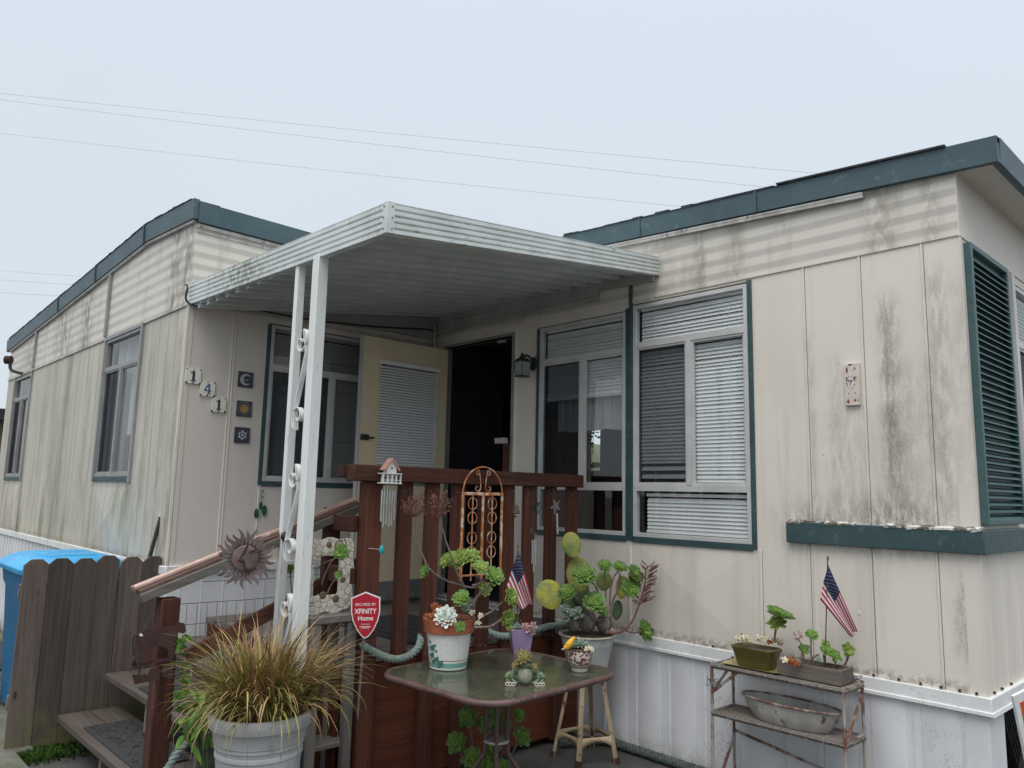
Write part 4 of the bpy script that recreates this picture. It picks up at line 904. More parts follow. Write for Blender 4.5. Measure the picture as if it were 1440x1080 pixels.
mb=MB(); bx_(mb,[(.24,.24,.05,0),(.30,.28,.86,0),(.31,.29,.93,0)]); mb.build('body','bin2',b2,bev=.01); mb=MB(); bx_(mb,[(.33,.31,.93,0),(.33,.31,.96,0),(.28,.26,.99,0)]); mb.build('lid','bin2',b2,bev=.006)
# leaning black pole
a=AX(206,800,-.24); b=AX(226,727,-.24); dd=(a-b)
mb=MB(); mb.tube([b+dd*2.2,b],.0135,10); po=thing('broom_handle','black pole with a cream tip leaning up behind the wooden fence','pole',(b+dd*2.2))
mb.build('shaft','black',po); mb=MB(); mb.tube([b,b-dd*.09],[.014,.011],10); mb.build('tip','offwhite',po)
# ================================================================ ROPES
def rope(ctrl,r,mat,lab,closed=False,pitch=.075,k=8,lc=None):
    C=catmull(ctrl,k); L_=[0]
    for i in range(1,len(C)): L_.append(L_[-1]+(C[i]-C[i-1]).length)
    step=pitch/7; m=int(L_[-1]/step); S3=[[],[],[]]; j=0
    for i in range(m+1):
        s_=min(i*step,L_[-1]-1e-6)
        while j<len(L_)-2 and L_[j+1]<s_: j+=1
        t=(s_-L_[j])/max(1e-9,L_[j+1]-L_[j]); p=C[j].lerp(C[j+1],t); d=(C[j+1]-C[j]).normalized(); a=d.cross(Vector((0,0,1)))
        if a.length<.1: a=d.cross(Vector((0,1,0)))
        a.normalize(); b=d.cross(a)
        for q in range(3): th=2*PI*(s_/pitch+q/3); S3[q].append(p+(a*math.cos(th)+b*math.sin(th))*r*.52)
    mb=MB()
    for q in range(3): mb.tube(S3[q],r*.56,7)
    return tag(mb.build('rope',mat,None,loc=lc or C[0]),lab,'rope')
X1=DX+.07
rope([(X1-.02,-1.79,.80),(X1,-1.70,.745),(X1+.01,-1.60,.705),(X1,-1.50,.705),(X1-.01,-1.42,.745),(DX,-1.36,.80)],.021,'rope','pale green twisted rope hanging between the post and the first railing slats')
rope([(DX-.01,-.92,.80),(X1-.03,-.85,.755),(X1,-.78,.735),(X1,-.66,.735),(X1,-.52,.745),(X1,-.4,.755),(X1,-.3,.755),(X1,-.18,.77),(DX+.02,-.08,.80)],.021,'rope','pale green twisted rope draped along the railing behind the table')
rope([(1.86,-.30,.03),(2.0,-.05,.035),(2.2,-.035,.035),(2.6,-.04,.035),(3.0,-.035,.032),(3.4,-.05,.03),(3.9,-.04,.03)],.026,'ropedk','dark green twisted rope lying along the foot of the skirting')
a=AX(236,1078,HX+.05); b=AX(258,1048,HX+.05); c=AX(300,1015,HX+.08)
rope([a+(a-b)*.5,a,b,c,c+(c-b)*.5],.02,'rope','pale green rope strung low beside the red post of the steps')
# ================================================================ HOUSE NUMBER AND DECORATIVE TILES
def circ(r,n=20,cx=0,cy=0,sx=1): return [(cx+r*sx*math.cos(2*PI*i/n),cy+r*math.sin(2*PI*i/n)) for i in range(n)]
def starp(n,R_,r_,a0=PI/2): return [((R_ if i%2==0 else r_)*math.cos(a0+PI*i/n),(R_ if i%2==0 else r_)*math.sin(a0+PI*i/n)) for i in range(2*n)]
UY,UZ=Vector((0,1,0)),Vector((0,0,1))
ONE=[(-.20,-.5),(.26,-.5),(.26,-.40),(.12,-.38),(.12,.5),(-.02,.5),(-.26,.36),(-.26,.27),(-.10,.32),(-.10,-.38),(-.20,-.40)]
FOUR=[[(-.32,-.22),(.06,-.22),(.06,-.38),(-.05,-.40),(-.05,-.5),(.32,-.5),(.32,-.40),(.20,-.38),(.20,-.22),(.34,-.22),(.34,-.10),(.20,-.10),(.20,.5),(.08,.5),(-.32,-.10)],]
def numtile(c,dig,lab,col):
    p=AX(*c,.0075); t=thing('number_tile',lab,'number tile',p,'house number tiles'); s=.053
    mb=MB(); mb.box(p.x,p.x+.008,p.y-s,p.y+s,p.z-s,p.z+s); a=mb.build('tile','tilecream',t,bev=.002)
    mb=MB(); o=p+Vector((.0082,0,0)); R=random.Random(int(c[0]))
    for k in range(-2,3):
        for sx,sy in ((k*.024,.046),(k*.024,-.046),(.046,k*.024),(-.046,k*.024)):
            if (k%2==0 and abs(k)<3) and not (abs(sx)>.04 and k==0): mb.prism(circ(R.uniform(.0035,.0055) if sy>-.04 else .0065,7,sx,sy),o,UY,UZ,.0012)
    mb.build('border_spots','black',t)
    mb=MB(); 
    if dig=='1': mb.prism([(x*.078,y*.072) for x,y in ONE],o,UY,UZ,.0015)
    else:
        mb.prism([(x*.072,y*.070) for x,y in [(.06,-.5),(.20,-.5),(.20,.5),(.06,.5)]],o,UY,UZ,.0015)
        mb.prism([(x*.072,y*.070) for x,y in [(-.34,-.24),(.34,-.24),(.34,-.12),(-.34,-.12)]],o,UY,UZ,.0017)
        mb.prism([(x*.072,y*.070) for x,y in [(-.34,-.12),(-.20,-.12),(.12,.5),(.0,.5)]],o,UY,UZ,.0013)
        mb.prism([(x*.072,y*.070) for x,y in [(-.04,-.5),(.30,-.5),(.30,-.42),(-.04,-.42)]],o,UY,UZ,.0019)
    mb.build('digit','navy' if dig=='1' else 'tileblue',t)
numtile((271.5,529),'1','cream house number tile with a dark 1, topmost of the three','')
numtile((291.5,547),'4','cream house number tile with a blue 4, between the two ones','')
numtile((307,569.5),'1','cream house number tile with a dark 1, lowest of the three','')
def deco(c,kind,lab):
    p=AX(*c,.0075); t=thing('decorative_tile',lab,'wall tile',p,'dark celestial wall tiles'); s=.057
    mb=MB(); mb.box(p.x,p.x+.008,p.y-s,p.y+s,p.z-s,p.z+s); mb.build('tile','navy',t,bev=.002); o=p+Vector((.0082,0,0)); mb=MB()
    if kind=='moon':
        n=18; out=[(.042*math.cos(a),.042*math.sin(a)) for a in [rad(45)+rad(270)*i/n for i in range(n+1)]]; inn=[(.012+.031*math.cos(a),.031*math.sin(a)) for a in [rad(310)-rad(260)*i/n for i in range(n+1)]]
        for i in range(n): mb.prism([out[i],out[i+1],inn[n-i-1],inn[n-i]],o,UY,UZ,.0015)
        mb.prism(circ(.006,8,.013,-.002),o,UY,UZ,.0015); mb.prism([(-.012,.0),(-.002,-.006),(-.012,-.012)],o,UY,UZ,.0017); mb.build('moon','tilewhite',t)
    if kind=='sun':
        mb.prism(starp(14,.040,.026),o,UY,UZ,.0012); mb.prism(circ(.022,20),o,UY,UZ,.0022); mb.build('sun_face','tilegold',t); mb=MB()
        for i in range(28): a=2*PI*i/28; mb.prism(circ(.0022,6,.048*math.cos(a),.048*math.sin(a)),o,UY,UZ,.0012)
        for q in ((-.007,.006),(.007,.006)): mb.prism(circ(.0025,6,*q),o,UY,UZ,.0027)
        mb.prism([(-.008,-.008),(.008,-.008),(.0,-.012)],o,UY,UZ,.0027); mb.build('ray_dots','tilewhite',t)
    if kind=='star':
        mb.prism(starp(6,.042,.024),o,UY,UZ,.0012); mb.build('star','tilewhite',t); mb=MB(); mb.prism(circ(.019,16),o,UY,UZ,.0017); 
        for i in range(6): a=PI/6+PI*i/3; mb.prism(circ(.005,6,.036*math.cos(a),.036*math.sin(a)),o,UY,UZ,.0013)
        mb.build('star_ring','navy',t); mb=MB(); mb.prism(starp(8,.014,.007),o,UY,UZ,.0022); mb.build('centre_flower','tilewhite',t)
deco((345,534),'moon','square navy wall tile with a pale crescent moon')
deco((343,575),'sun','square navy wall tile with a gold sun face')
deco((340,612),'star','square navy wall tile with a silver six-pointed star')
# green dragonfly-like ornament on the front wall, small sticker on the right wall
p=AX(366,722,.012); mb=MB(); 
for (dy,dz,a,b) in ((-.03,.0,.018,.035),(.03,.02,.018,.04),(.0,.055,.012,.03)): mb.prism(circ(b,12,dy,dz,a/b),p,UY,UZ,.004)
mb.tube([p+Vector((.003,0,-.03)),p+Vector((.003,.0,.17))],.002,5)
for z in (.12,.16): mb.ell(p+Vector((.003,.01,z)),.007,6,4)
tag(mb.build('wall_ornament','greendecal',loc=p),'small dark green leaf ornament hanging on the front wall below the window corner','ornament')
p=AY(917,886,-.003); mb=MB(); mb.prism(starp(5,.018,.009,.4),p,(1,0,0),UZ,.003); tag(mb.build('sticker','greendecal',loc=p),'tiny dark green star sticker on the wall above the white trim','sticker')
# ================================================================ WALL LANTERN
p=AY(751,512,0); lt=thing('wall_lantern','black wall lantern with frosted panes between the doorway and window','wall lamp',p)
mb=MB(); mb.ell(p+Vector((0,-.008,0)),(.038,.012,.055),16,8); mb.tube(catmull([p+Vector((0,-.01,.02)),p+Vector((0,-.07,.055)),p+Vector((0,-.12,.04)),p+Vector((0,-.125,.01))],5),.009,8); mb.build('bracket','black',lt)
c=p+Vector((0,-.125,-.03)); mb=MB(); mb.lathe([(.066,.028),(.05,.05),(.022,.064),(.012,.085),(.004,.10),(.0,.102)],c,4,ang=PI/4); cp=mb.build('lantern_cap','black',lt)
mb=MB(); mb.hexa([(c.x-.034,c.y-.034,c.z-.075),(c.x+.034,c.y-.034,c.z-.075),(c.x+.034,c.y+.034,c.z-.075),(c.x-.034,c.y+.034,c.z-.075)],[(c.x-.043,c.y-.043,c.z+.028),(c.x+.043,c.y-.043,c.z+.028),(c.x+.043,c.y+.043,c.z+.028),(c.x-.043,c.y+.043,c.z+.028)]); mb.build('lamp_glass','lampglass',lt,smooth=False)
mb=MB()
for a,b in ((-1,-1),(1,-1),(1,1),(-1,1)): mb.bar((c.x+a*.036,c.y+b*.036,c.z-.078),(c.x+a*.045,c.y+b*.045,c.z+.03),.005,.005)
mb.box(c.x-.042,c.x+.042,c.y-.042,c.y+.042,c.z-.084,c.z-.076); mb.build('cage','black',lt)
# ================================================================ WOODEN PLAQUE
a=AY(1187,512,-.001); b=AY(1212,571,-.001); pq=thing('wall_plaque','small weathered white wooden plaque with rust spots on the beige wall','plaque',((a.x+b.x)/2,-.001,b.z))
x0,x1,z0,z1=a.x+.004,a.x+.084,b.z+.004,a.z-.004
mb=MB(); mb.box(x0,x1,-.021,-.001,z0,z1); mb.build('board','plaque',pq,bev=.003)
mb=MB(); w=x1-x0;h=z1-z0
for (u,v,r1,r2) in ((.22,.85,.006,.018),(.75,.87,.004,.008),(.24,.10,.007,.013),(.68,.12,.006,.009)): mb.ell((x0+w*u,-.0212,z0+h*v),(r1,.0012,r2),10,4)
mb.build('rust_spot','ruststain',pq)
mb=MB(); R=random.Random(1)
for i in range(26): u=R.uniform(.15,.85); v=R.uniform(.48,.70); mb.prism([(R.uniform(-.006,.006),R.uniform(-.006,.006)) for _ in range(4)],(x0+w*u,-.0212,z0+h*v),(1,0,0),UZ,-.001) if 0 else mb.ell((x0+w*u,-.0213,z0+h*v),(R.uniform(.001,.004),.0009,R.uniform(.002,.008)),6,4)
mb.prism([(-.012,0),(.012,0),(.006,-.008),(-.006,-.008)],(x0+w*.45,-.0215,z1-.002),(1,0,0),UZ,.0012)
for u in (.3,.72): mb.ell((x0+w*u,-.0213,z0+h*.29),(.003,.001,.005),6,4)
mb.build('faded_print','plaqdk',pq)
# ================================================================ PLANT BUILDERS
def frame_of(nrm,tw=0):
    n=Vector(nrm).normalized(); a=n.cross(Vector((0,0,1)))
    if a.length<.05: a=Vector((1,0,0))
    a.normalize(); b=n.cross(a); c,s=math.cos(tw),math.sin(tw); return n,a*c+b*s,b*c-a*s
PROF={'broad':([0,.25,.5,.75,.92,1],[.5,.7,.9,1.0,.8,.2]),'spat':([0,.25,.5,.76,.92,1],[.40,.5,.75,1.0,.62,.02]),'point':([0,.3,.6,.85,1],[.7,1,.85,.45,.02]),'plump':([0,.3,.6,.85,1],[.6,.9,1.,.8,.2]),'blade':([0,.3,.6,.85,1],[1,.9,.6,.3,.02])}
def rosette(c,nrm,R_,n=34,W=.40,kind='spat',up0=80,up1=8,seed=0,cup=.18,inner=.22,wave=0):
    if kind=='spat': n=int(n*1.25); W=max(W,.44)*.98; up1=max(up1,14)+2
    mb=MB(); c=Vector(c); N_,A,B=frame_of(nrm,seed*1.3); rr=random.Random(seed); ss,ws=PROF[kind]
    for i in range(n):
        t=(i+.5)/n; L_=R_*(inner+(1-inner)*t**.75)*rr.uniform(.92,1.06); el=rad(lerp(up0,up1,t**.8)+rr.uniform(-9,9)); az=i*2.39996+rr.uniform(-.08,.08)
        rd=A*math.cos(az)+B*math.sin(az); tg=B*math.cos(az)-A*math.sin(az); w=L_*W*rr.uniform(.92,1.08)/2*(1.25 if t<.4 else 1)
        vs=[];cs=[];fs=[]; pos=c+N_*(R_*.10*(1-t)-R_*.05); pr_=0; q=rr.random()
        for j,s in enumerate(ss):
            e=el*(1.0-.45*s) if el>rad(20) else el+rad(10)*(s-.3)
            pos=pos+(rd*math.cos(e)+N_*math.sin(e))*(s-pr_)*L_; pr_=s; nn=N_*math.cos(e)-rd*math.sin(e); ww=w*ws[j]
            vs+=[pos-tg*ww+nn*ww*cup*2,pos-nn*ww*.10,pos+tg*ww+nn*ww*cup*2]; v=t*.35+s*.55; cs+=[(min(1,v+.06),q,0),(v,q,0),(min(1,v+.06),q,0)]
        for j in range(len(ss)-1):
            for k in (0,1): fs.append((j*3+k,j*3+k+1,j*3+k+4,j*3+k+3))
        mb.add(vs,fs,cs)
    return mb
def mkros(par,px,py,dep,rpx,nrm,mat='aeo',name='rosette',seed=None,**k):
    c=AD(px,py,dep); r=rpx*dep/F_PX*1.18; sd=seed if seed is not None else int(px*7+py)
    return rosette(c,nrm,r,seed=sd,**k).build(name,mat,par,solid=.0022,ang=80)
TOC=(CAM-Vector((2,-1,.9))).normalized()  # roughly towards the viewer, used as a leaf-facing direction
def facing(sx=0,sy=0,k=.5):  # blend of viewer-ward and up
    return (TOC*1.0+R0*sx+Vector((0,0,1))*(k+sy)).normalized()
def stem(par,pts,dep,r0,r1=None,mat='stem',name='stem',dd=0):
    P=[AD(p[0],p[1],dep+(p[2] if len(p)>2 else 0)+dd*i) for i,p in enumerate(pts)]; C=catmull(P,6); n=len(C); r1=r1 or r0
    rr=random.Random(int(pts[0][0])); mb=MB(); mb.tube(C,[lerp(r0,r1,i/(n-1))*rr.uniform(.9,1.12) for i in range(n)],8); return mb.build(name,mat,par)
def dryhead(par,px,py,dep,rpx,seed,name='flower_head',up=1):
    c=AD(px,py,dep); r=rpx*dep/F_PX; rr=random.Random(seed); mb=MB(); base=c-UP*r*.8
    for i in range(34):
        d=Vector((rr.gauss(0,1),rr.gauss(0,1),rr.gauss(.35,.9))).normalized(); e=c+d*r*rr.uniform(.65,1.1); m=base.lerp(e,.5)+Vector((rr.uniform(-1,1),rr.uniform(-1,1),rr.uniform(-1,1)))*r*.12
        mb.tube([base,m,e],.0016,4)
        for k in range(5): q=m.lerp(e,rr.uniform(.2,1)); f=q+Vector((rr.gauss(0,1),rr.gauss(0,1),rr.gauss(.3,1))).normalized()*r*.2; mb.tube([q,f],[.0012,.0028],4)
    return mb.build(name,'stemdk',par)
# ================================================================ TABLE
tc=Vector((2.43,-1.36,0)); tb=thing('patio_table','round-cornered patio table with cloudy dark green glass top and brown metal frame','table',tc)
C0=AZ(552,938,.72); C1=AZ(620,996,.72); C2=AZ(858,938,.72)
u_=(Vector((2.75,-1.96,.72))-Vector((1.97,-1.86,.72))); 
def rr_loop(hx_,hy_,r,n=8):
    out=[]
    for cx,cy,a0 in ((hx_-r,hy_-r,0),(-hx_+r,hy_-r,90),(-hx_+r,-hy_+r,180),(hx_-r,-hy_+r,270)):
        for i in range(n+1): a=rad(a0+90*i/n); out.append((cx+r*math.cos(a),cy+r*math.sin(a)))
    return out
TA=rad(3); ca,sa=math.cos(TA),math.sin(TA); HX_,HY_=.408,.472
tcx,tcy=2.432,-1.362
LP=[(tcx+x*ca-y*sa,tcy+x*sa+y*ca) for x,y in rr_loop(HX_,HY_,.15)]
mb=MB(); mb.tube([(x,y,.702) for x,y in LP],.016,10,closed=True); 
vs=[(x,y,.7) for x,y in LP]; mb.build('rim','tabframe',tb)
mb=MB(); mb.prism([(tcx+x*ca-y*sa,tcy+x*sa+y*ca) for x,y in rr_loop(HX_-.008,HY_-.008,.145)],(0,0,.706),(1,0,0),(0,1,0),.008); mb.build('glass_top','tabglass',tb)
tcx2,tcy2=2.37,-1.33
mb=MB(); mb.bar((tcx-.38,tcy,.69),(tcx+.38,tcy,.69),.03,.02); mb.bar((tcx,tcy-.46,.688),(tcx,tcy+.46,.688),.03,.02); mb.build('cross_bar','tabframe',tb)
cen=Vector((tcx-.02,tcy+.0,0)); cx,cy=cen.x,cen.y
for k in range(4):
    a=rad(45+90*k)+TA; d=Vector((math.cos(a),math.sin(a),0)); o=Vector((cx,cy,0))
    mb=MB(); mb.tube(catmull([o+d*.20+Vector((0,0,.69)),o+d*.075+Vector((0,0,.66)),o+d*.055+Vector((0,0,.58)),o+d*.055+Vector((0,0,.36)),o+d*.08+Vector((0,0,.29)),o+d*.22+Vector((0,0,.12)),o+d*.36+Vector((0,0,.02))],6),.0125,10); mb.build('leg','tabframe',tb)
mb=MB(); mb.lathe([(.0,.375),(.062,.375),(.066,.38),(.062,.387),(.0,.389)],(cx,cy,0),28); mb.build('umbrella_ring','saucer' if 0 else 'enamel',tb)
# ================================================================ POTS ON THE TABLE
def pot_at(px,py,z=.716): return AZ(px,py,z)
# terracotta rimmed white pot
p=pot_at(630,938); t1=thing('terracotta_pot_plant','white crackle pot with terracotta rim holding branching green succulents on the table','potted plant',p); dep=depth(p); s=dep/F_PX
R1,R2=36*s,26*s; H1=64*s/.98
mb=MB(); mb.lathe([(R2*.96,.0),(R2,.004),(lerp(R2,R1*.93,.75),H1*.76)],p,48); pb=mb.build('pot_body','crackle',t1,ang=30)
# glaze pattern uses local heights: shift so that the foot is the mesh origin
mb=MB(); mb.lathe([(R1*.90,H1*.74),(R1*.97,H1*.755),(R1*1.02,H1*1.0),(R1*1.03,H1*1.03),(R1*.93,H1*1.03),(R1*.90,H1*.95),(0,H1*.95)],p,48); mb.build('pot_rim','terra',t1,ang=30)
mb=MB(); mb.lathe([(R1*.9,H1*.96),(R1*.5,H1*1.0),(0,H1*1.02)],p,20); mb.build('soil','soil',t1)
def onpot(px,py,rad_):   # point of the pot's outer wall seen at a pixel
    d=ray(px,py).normalized(); o=CAM; 
    lo,hi=dep-.4,dep
    for _ in range(40):
        m=(lo+hi)/2; q=AD(px,py,m); zz_=q.z-p.z; rr_=lerp(R2,R1*.93,min(1,max(0,zz_/(H1*.76)))*.75)
        if math.hypot(q.x-p.x,q.y-p.y)>rr_: lo=m
        else: hi=m
    return AD(px,py,hi)
mb=MB(); mg=MB()
for (cx_,cy_,r_,k) in [(238,740,24,0),(262,765,10,0),(235,790,22,0),(265,820,20,0),(290,850,24,0),(245,835,14,0),(255,725,9,0),(222,700,13,1),(210,740,16,1),(207,685,12,1),(280,870,10,0)]:
    q=onpot(560+cx_/4.909,760+cy_/4.909,0); nr=Vector((q.x-p.x,q.y-p.y,0)).normalized(); N_,A,B=frame_of(nr); r=r_/4.909*s
    tgt=mg if k else mb; pl_=[(r*(1+.25*math.cos(3*a))*math.cos(a),r*.8*(1+.25*math.sin(2*a))*math.sin(a)) for a in [2*PI*i/14 for i in range(14)]]
    tgt.prism(pl_,q-nr*.001,A,B,.0025)
mb.build('painted_leaves','leafpaint',t1); mg.build('painted_grapes','greypaint',t1)
D=dep
stem(t1,[(664,886,0),(666,856,0),(670,841,0),(686,825,-.02),(694,815,-.04)],D,.009,.005)
stem(t1,[(666,884),(676,868),(690,861),(707,846)],D,.007,.005)
stem(t1,[(667,882),(678,882),(692,880),(711,866)],D-.05,.007,.005)
stem(t1,[(664,866,.02),(655,835,.03),(650,824,.04),(629,817,.03),(607,803,.0),(594,780,.0),(586,752,0),(583,728,0)],D,.007,.003)
stem(t1,[(655,829,.03),(643,806,0),(634,780,0),(627,760,0),(617,722,0)],D,.006,.0028)
stem(t1,[(652,824,.02),(668,826,.02),(676,816,.0),(668,808,0)],D,.005,.004)
stem(t1,[(664,823,0),(673,821,0),(686,812,0)],D,.005,.004)
stem(t1,[(655,860,.0),(649,850,-.03)],D,.006,.005)
for (x,y,r,m,sx,sy,dz) in [(646,788,17,'aeo2',-.5,.1,.05),(629,789,12,'aeo2',-1.1,-.1,.0),(662,783,13,'aeo2',.1,.4,.06),(675,799,13,'aeo2',.2,.2,.0),(695,811,15,'aeo',.5,.1,-.05),(681,829,11,'aeo2',.3,-.2,.05),(649,843,14,'aeo',-.2,.2,-.05),(600,803,11,'aeo',-1.2,-.4,0),(717,840,14,'aeo2',1.1,-.2,0),(713,868,13,'aeo2',.7,-.9,-.05),(655,856,6,'bluegreen',0,.1,-.04)]:
    mkros(t1,x,y,D+dz,r,facing(sx,sy),m,n=36,W=.42)
mkros(t1,647,882,D-.12,9,facing(0,0,.2),'aeo',n=30,W=.5,up0=85,up1=30)
mkros(t1,627,869,D-.06,17,facing(-.1,.1,.45),'chalk',n=60,W=.30,kind='broad',up0=80,up1=10,wave=1)
R=random.Random(6)
for i in range(9): mkros(t1,R.uniform(597,622),R.uniform(850,872),D+R.uniform(-.04,.05),R.uniform(5,7.5),facing(R.uniform(-.7,.7),R.uniform(-.2,.5)),'redro',n=16,W=.5,kind='plump',seed=i)
for (x,y) in ((664,862),(676,866),(672,876)): mkros(t1,x,y,D-.02,5,facing(0,.2),'cream',n=14,W=.5,kind='plump')
dryhead(t1,583,712,D,19,1); dryhead(t1,617,708,D,21,2)
# purple vase
p=pot_at(732,916); dv_=depth(p); s=dv_/F_PX; t2=thing('purple_vase_plant','square purple ceramic vase with small succulents standing at the back of the table','potted plant',p)
mb=MB(); h=32*s; a0,a1=11.5*s,16*s
def sq(a,z,r=yaw+rad(8)): return [(p.x+a*1.0*(cx_*math.cos(r)-cy_*math.sin(r)),p.y+a*(cx_*math.sin(r)+cy_*math.cos(r)),p.z+z) for cx_,cy_ in ((-1,-1),(1,-1),(1,1),(-1,1))]
v=sq(a0,0)+sq(a1,h)+sq(a1*.88,h)+sq(a1*.85,h-.03); mb.add(v,[(3,2,1,0)]+[(i+4*j,(i+1)%4+4*j,(i+1)%4+4*j+4,i+4*j+4) for j in range(3) for i in range(4)]+[(12,13,14,15)]); mb.build('vase','purple',t2,bev=.002)
mb=MB(); mb.lathe([(a1*.84,h-.012),(0,h-.006)],p,12,sq=6,ang=PI/4+yaw); mb.build('soil','soil',t2)
for (x,y,r,m) in [(744,884,8,'pink'),(750,880,6,'pink'),(738,881,6,'pink'),(748,890,6,'pink'),(722,884,5,'bluegreen'),(716,883,5,'aeo2'),(727,880,5,'bluegreen')]: mkros(t2,x,y,dv_-.03,r,facing(0,.1),m,n=18,W=.42,kind='plump')
for i in range(5): stem(t2,[(720+i*3,888),(719+i*3,878),(717+i*4,871+i%2*3)],dv_,.003,.002,'bark' if 0 else 'stem','sprig')
# flag builder
def flag(name_lab,base,top,TL,TR,BL,BR,fold,dpt,lab2,foldn=2.5,curl=0):
    root=thing('small_flag',name_lab,'flag',AD(*base)); mb=MB(); mb.tube([AD(*base),AD(*top)],.0032,8); mb.build('stick','stooldk',root); mb=MB(); mb.ell(AD(*top),(.006,.006,.012),8,6); mb.build('finial','stooldk',root)
    P=[AD(*q,dpt) for q in (TL,TR,BL,BR)]
    def fn(u,v):   # u along the fly, v from top (0) to bottom (1)
        q=P[0].lerp(P[1],u).lerp(P[2].lerp(P[3],u),v); sag=math.sin(PI*u)*.0; w=math.sin((v*foldn+u*.6)*PI)*fold*(.35+.65*u)
        return q-FW*w+UP*0-R0*math.sin(PI*u)*curl*(v-.2)+FW*(.012*u)
    mb=MB(); nu,nv=30,26
    idx={}
    vs=[fn(i/nu,j/nv) for j in range(nv+1) for i in range(nu+1)]
    for j in range(nv):
        for i in range(nu):
            st_=j//2; mat=0 if st_%2==0 else 1
            if i<nu*.4 and j<14: mat=2
            mb.cur=mat; mb.f.append([j*(nu+1)+i,j*(nu+1)+i+1,(j+1)*(nu+1)+i+1,(j+1)*(nu+1)+i]); mb.mi.append(mat)
    mb.v=[Vector(q) for q in vs]; mb.c=[(0,.5,0)]*len(vs); cl=mb.build('cloth',['fred','fwhite','fblue'],root,solid=.0008)
    mb=MB()
    for r_ in range(9):
        for c_ in range(6 if r_%2==0 else 5):
            u0=(.4/12)*(1+2*c_+(r_%2)); v0=(14/26/10)*(1+r_)
            for sg in (-1,1):
                q=[]
                for (x,y) in starp(5,.016,.0066): q.append(fn(u0+x*.62,v0-y)-FW*.0012*(-sg))
                mb.add(q,[tuple(range(10))])
    mb.build('stars','fwhite',cl,smooth=False)
flag('small american flag on a stick in the purple vase on the table',(727,892,dv_),(728.5,768,dv_+.02),(729,775),(750,850),(712,826),(731,858),.022,dv_-.01,'',2.5)
# frog planter
p=pot_at(738,962); df=depth(p); s=df/F_PX*.86; t3=thing('frog_planter','green ceramic frog planter with a spiky dark-tipped succulent on its back','planter',p)
Rv=-TOC; F_=Vector((TOC.x,TOC.y,0)).normalized(); Lf=Vector((-F_.y,F_.x,0))
def fp(a,b,z): return p+Lf*a*s+F_*b*s+Vector((0,0,z*s))
RM=Matrix((Lf,F_,Vector((0,0,1)))).transposed()
mb=MB(); mb.ell(fp(0,2,15),(13*s,11*s,15*s),20,14,RM); mb.build('belly','belly',t3)
mb=MB(); mb.ell(fp(0,-4,19),(17*s,13*s,15*s),20,12,RM); mb.ell(fp(0,2,30),(14*s,9*s,7*s),16,8,RM)
for sg in (-1,1): mb.ell(fp(sg*8,4,36),(4*s,4*s,4*s),10,8,RM)
mb.build('body','frog',t3)
for sg in (-1,1):
    mb=MB(); mb.tube(catmull([fp(sg*14,0,22),fp(sg*20,4,18),fp(sg*21,7,9),fp(sg*13,12,3)],5),[5*s]*5+[4*s]*5+[3*s]*6,10); mb.build('arm','frog',t3)
    mb=MB(); mb.tube(catmull([fp(sg*12,-2,8),fp(sg*25,2,16),fp(sg*29,5,9),fp(sg*24,9,2)],5),[6*s]*5+[5*s]*5+[3*s]*6,10); mb.build('thigh','frog',t3)
    for k in range(3): 
        mb=MB(); q=fp(sg*(19+5*k),13-k,1.6); mb.tube([q+Lf*2.6*s*math.cos(t)+Vector((0,0,2.4*s*math.sin(t)+.8*s)) for t in [2*PI*i/10 for i in range(10)]],1*s,6,closed=True); mb.build('toe','offwhite',t3)
mkros(t3,737,926,df+.0,15,facing(0,.5),'spiky',n=48,W=.26,kind='point',up0=88,up1=25)
for (x,y) in ((725,936),(750,938),(731,930)): mkros(t3,x,y,df-.02,8,facing((x-737)*.06,.0),'spiky',n=22,W=.28,kind='point',up1=20)
# small patterned pot with bird
p=pot_at(815,943); dq=depth(p); s=dq/F_PX; t4=thing('floral_pot_plant','small red and cream floral pot with blue-green aloe on the table corner','potted plant',p)
mb=MB(); mb.lathe([(11.5*s,0),(12*s,2*s),(11*s,4*s),(13*s,7*s),(17.5*s,14*s),(18*s,22*s),(17.5*s,29*s)],p,36); mb.build('pot_body','floral',t4,ang=50)
mb=MB(); mb.lathe([(17.5*s,29*s),(18.4*s,30*s),(18*s,31.5*s),(16.5*s,31.5*s),(16*s,28*s),(0,28*s)],p,36); mb.build('pot_rim','stooldk',t4)
for (x,y,r) in ((816,907,13),(808,909,8),(824,909,8)): mkros(t4,x,y,dq,r,facing(0,.9),'bluegreen',n=30,W=.2,kind='blade',up0=88,up1=25)
for (x,y) in ((829,912),(832,914),(824,913)): mkros(t4,x,y,dq-.04,4.5,facing(.2,.3),'cream',n=12,W=.5,kind='plump')
c=AD(801,905,dq-.05); b=thing('yellow_bird_figure','tiny yellow ceramic bird pick at the rim of the floral pot','figurine',c)
mb=MB(); L3=(R0*.6+Vector((0,0,.8))).normalized(); q=[c-L3*9*s,c-L3*3*s,c+L3*3*s,c+L3*8*s,c+L3*12*s]; mb.tube(q,[2*s,5*s,4.6*s,2.6*s,1*s],10); mb.ell(c-L3*9*s+Vector((0,0,2*s)),3.2*s,10,8); mb.build('body','yellow',b)
mb=MB(); mb.tube([c-L3*9*s-R0*2*s,c-L3*9*s-R0*6*s+Vector((0,0,-1*s))],[1.6*s,.3*s],8); mb.build('beak','offwhite',b); mb=MB(); mb.tube([c-L3*2*s,p+Vector((-.03,-.02,28*s))],.0015,6); mb.build('pick','steel',b)
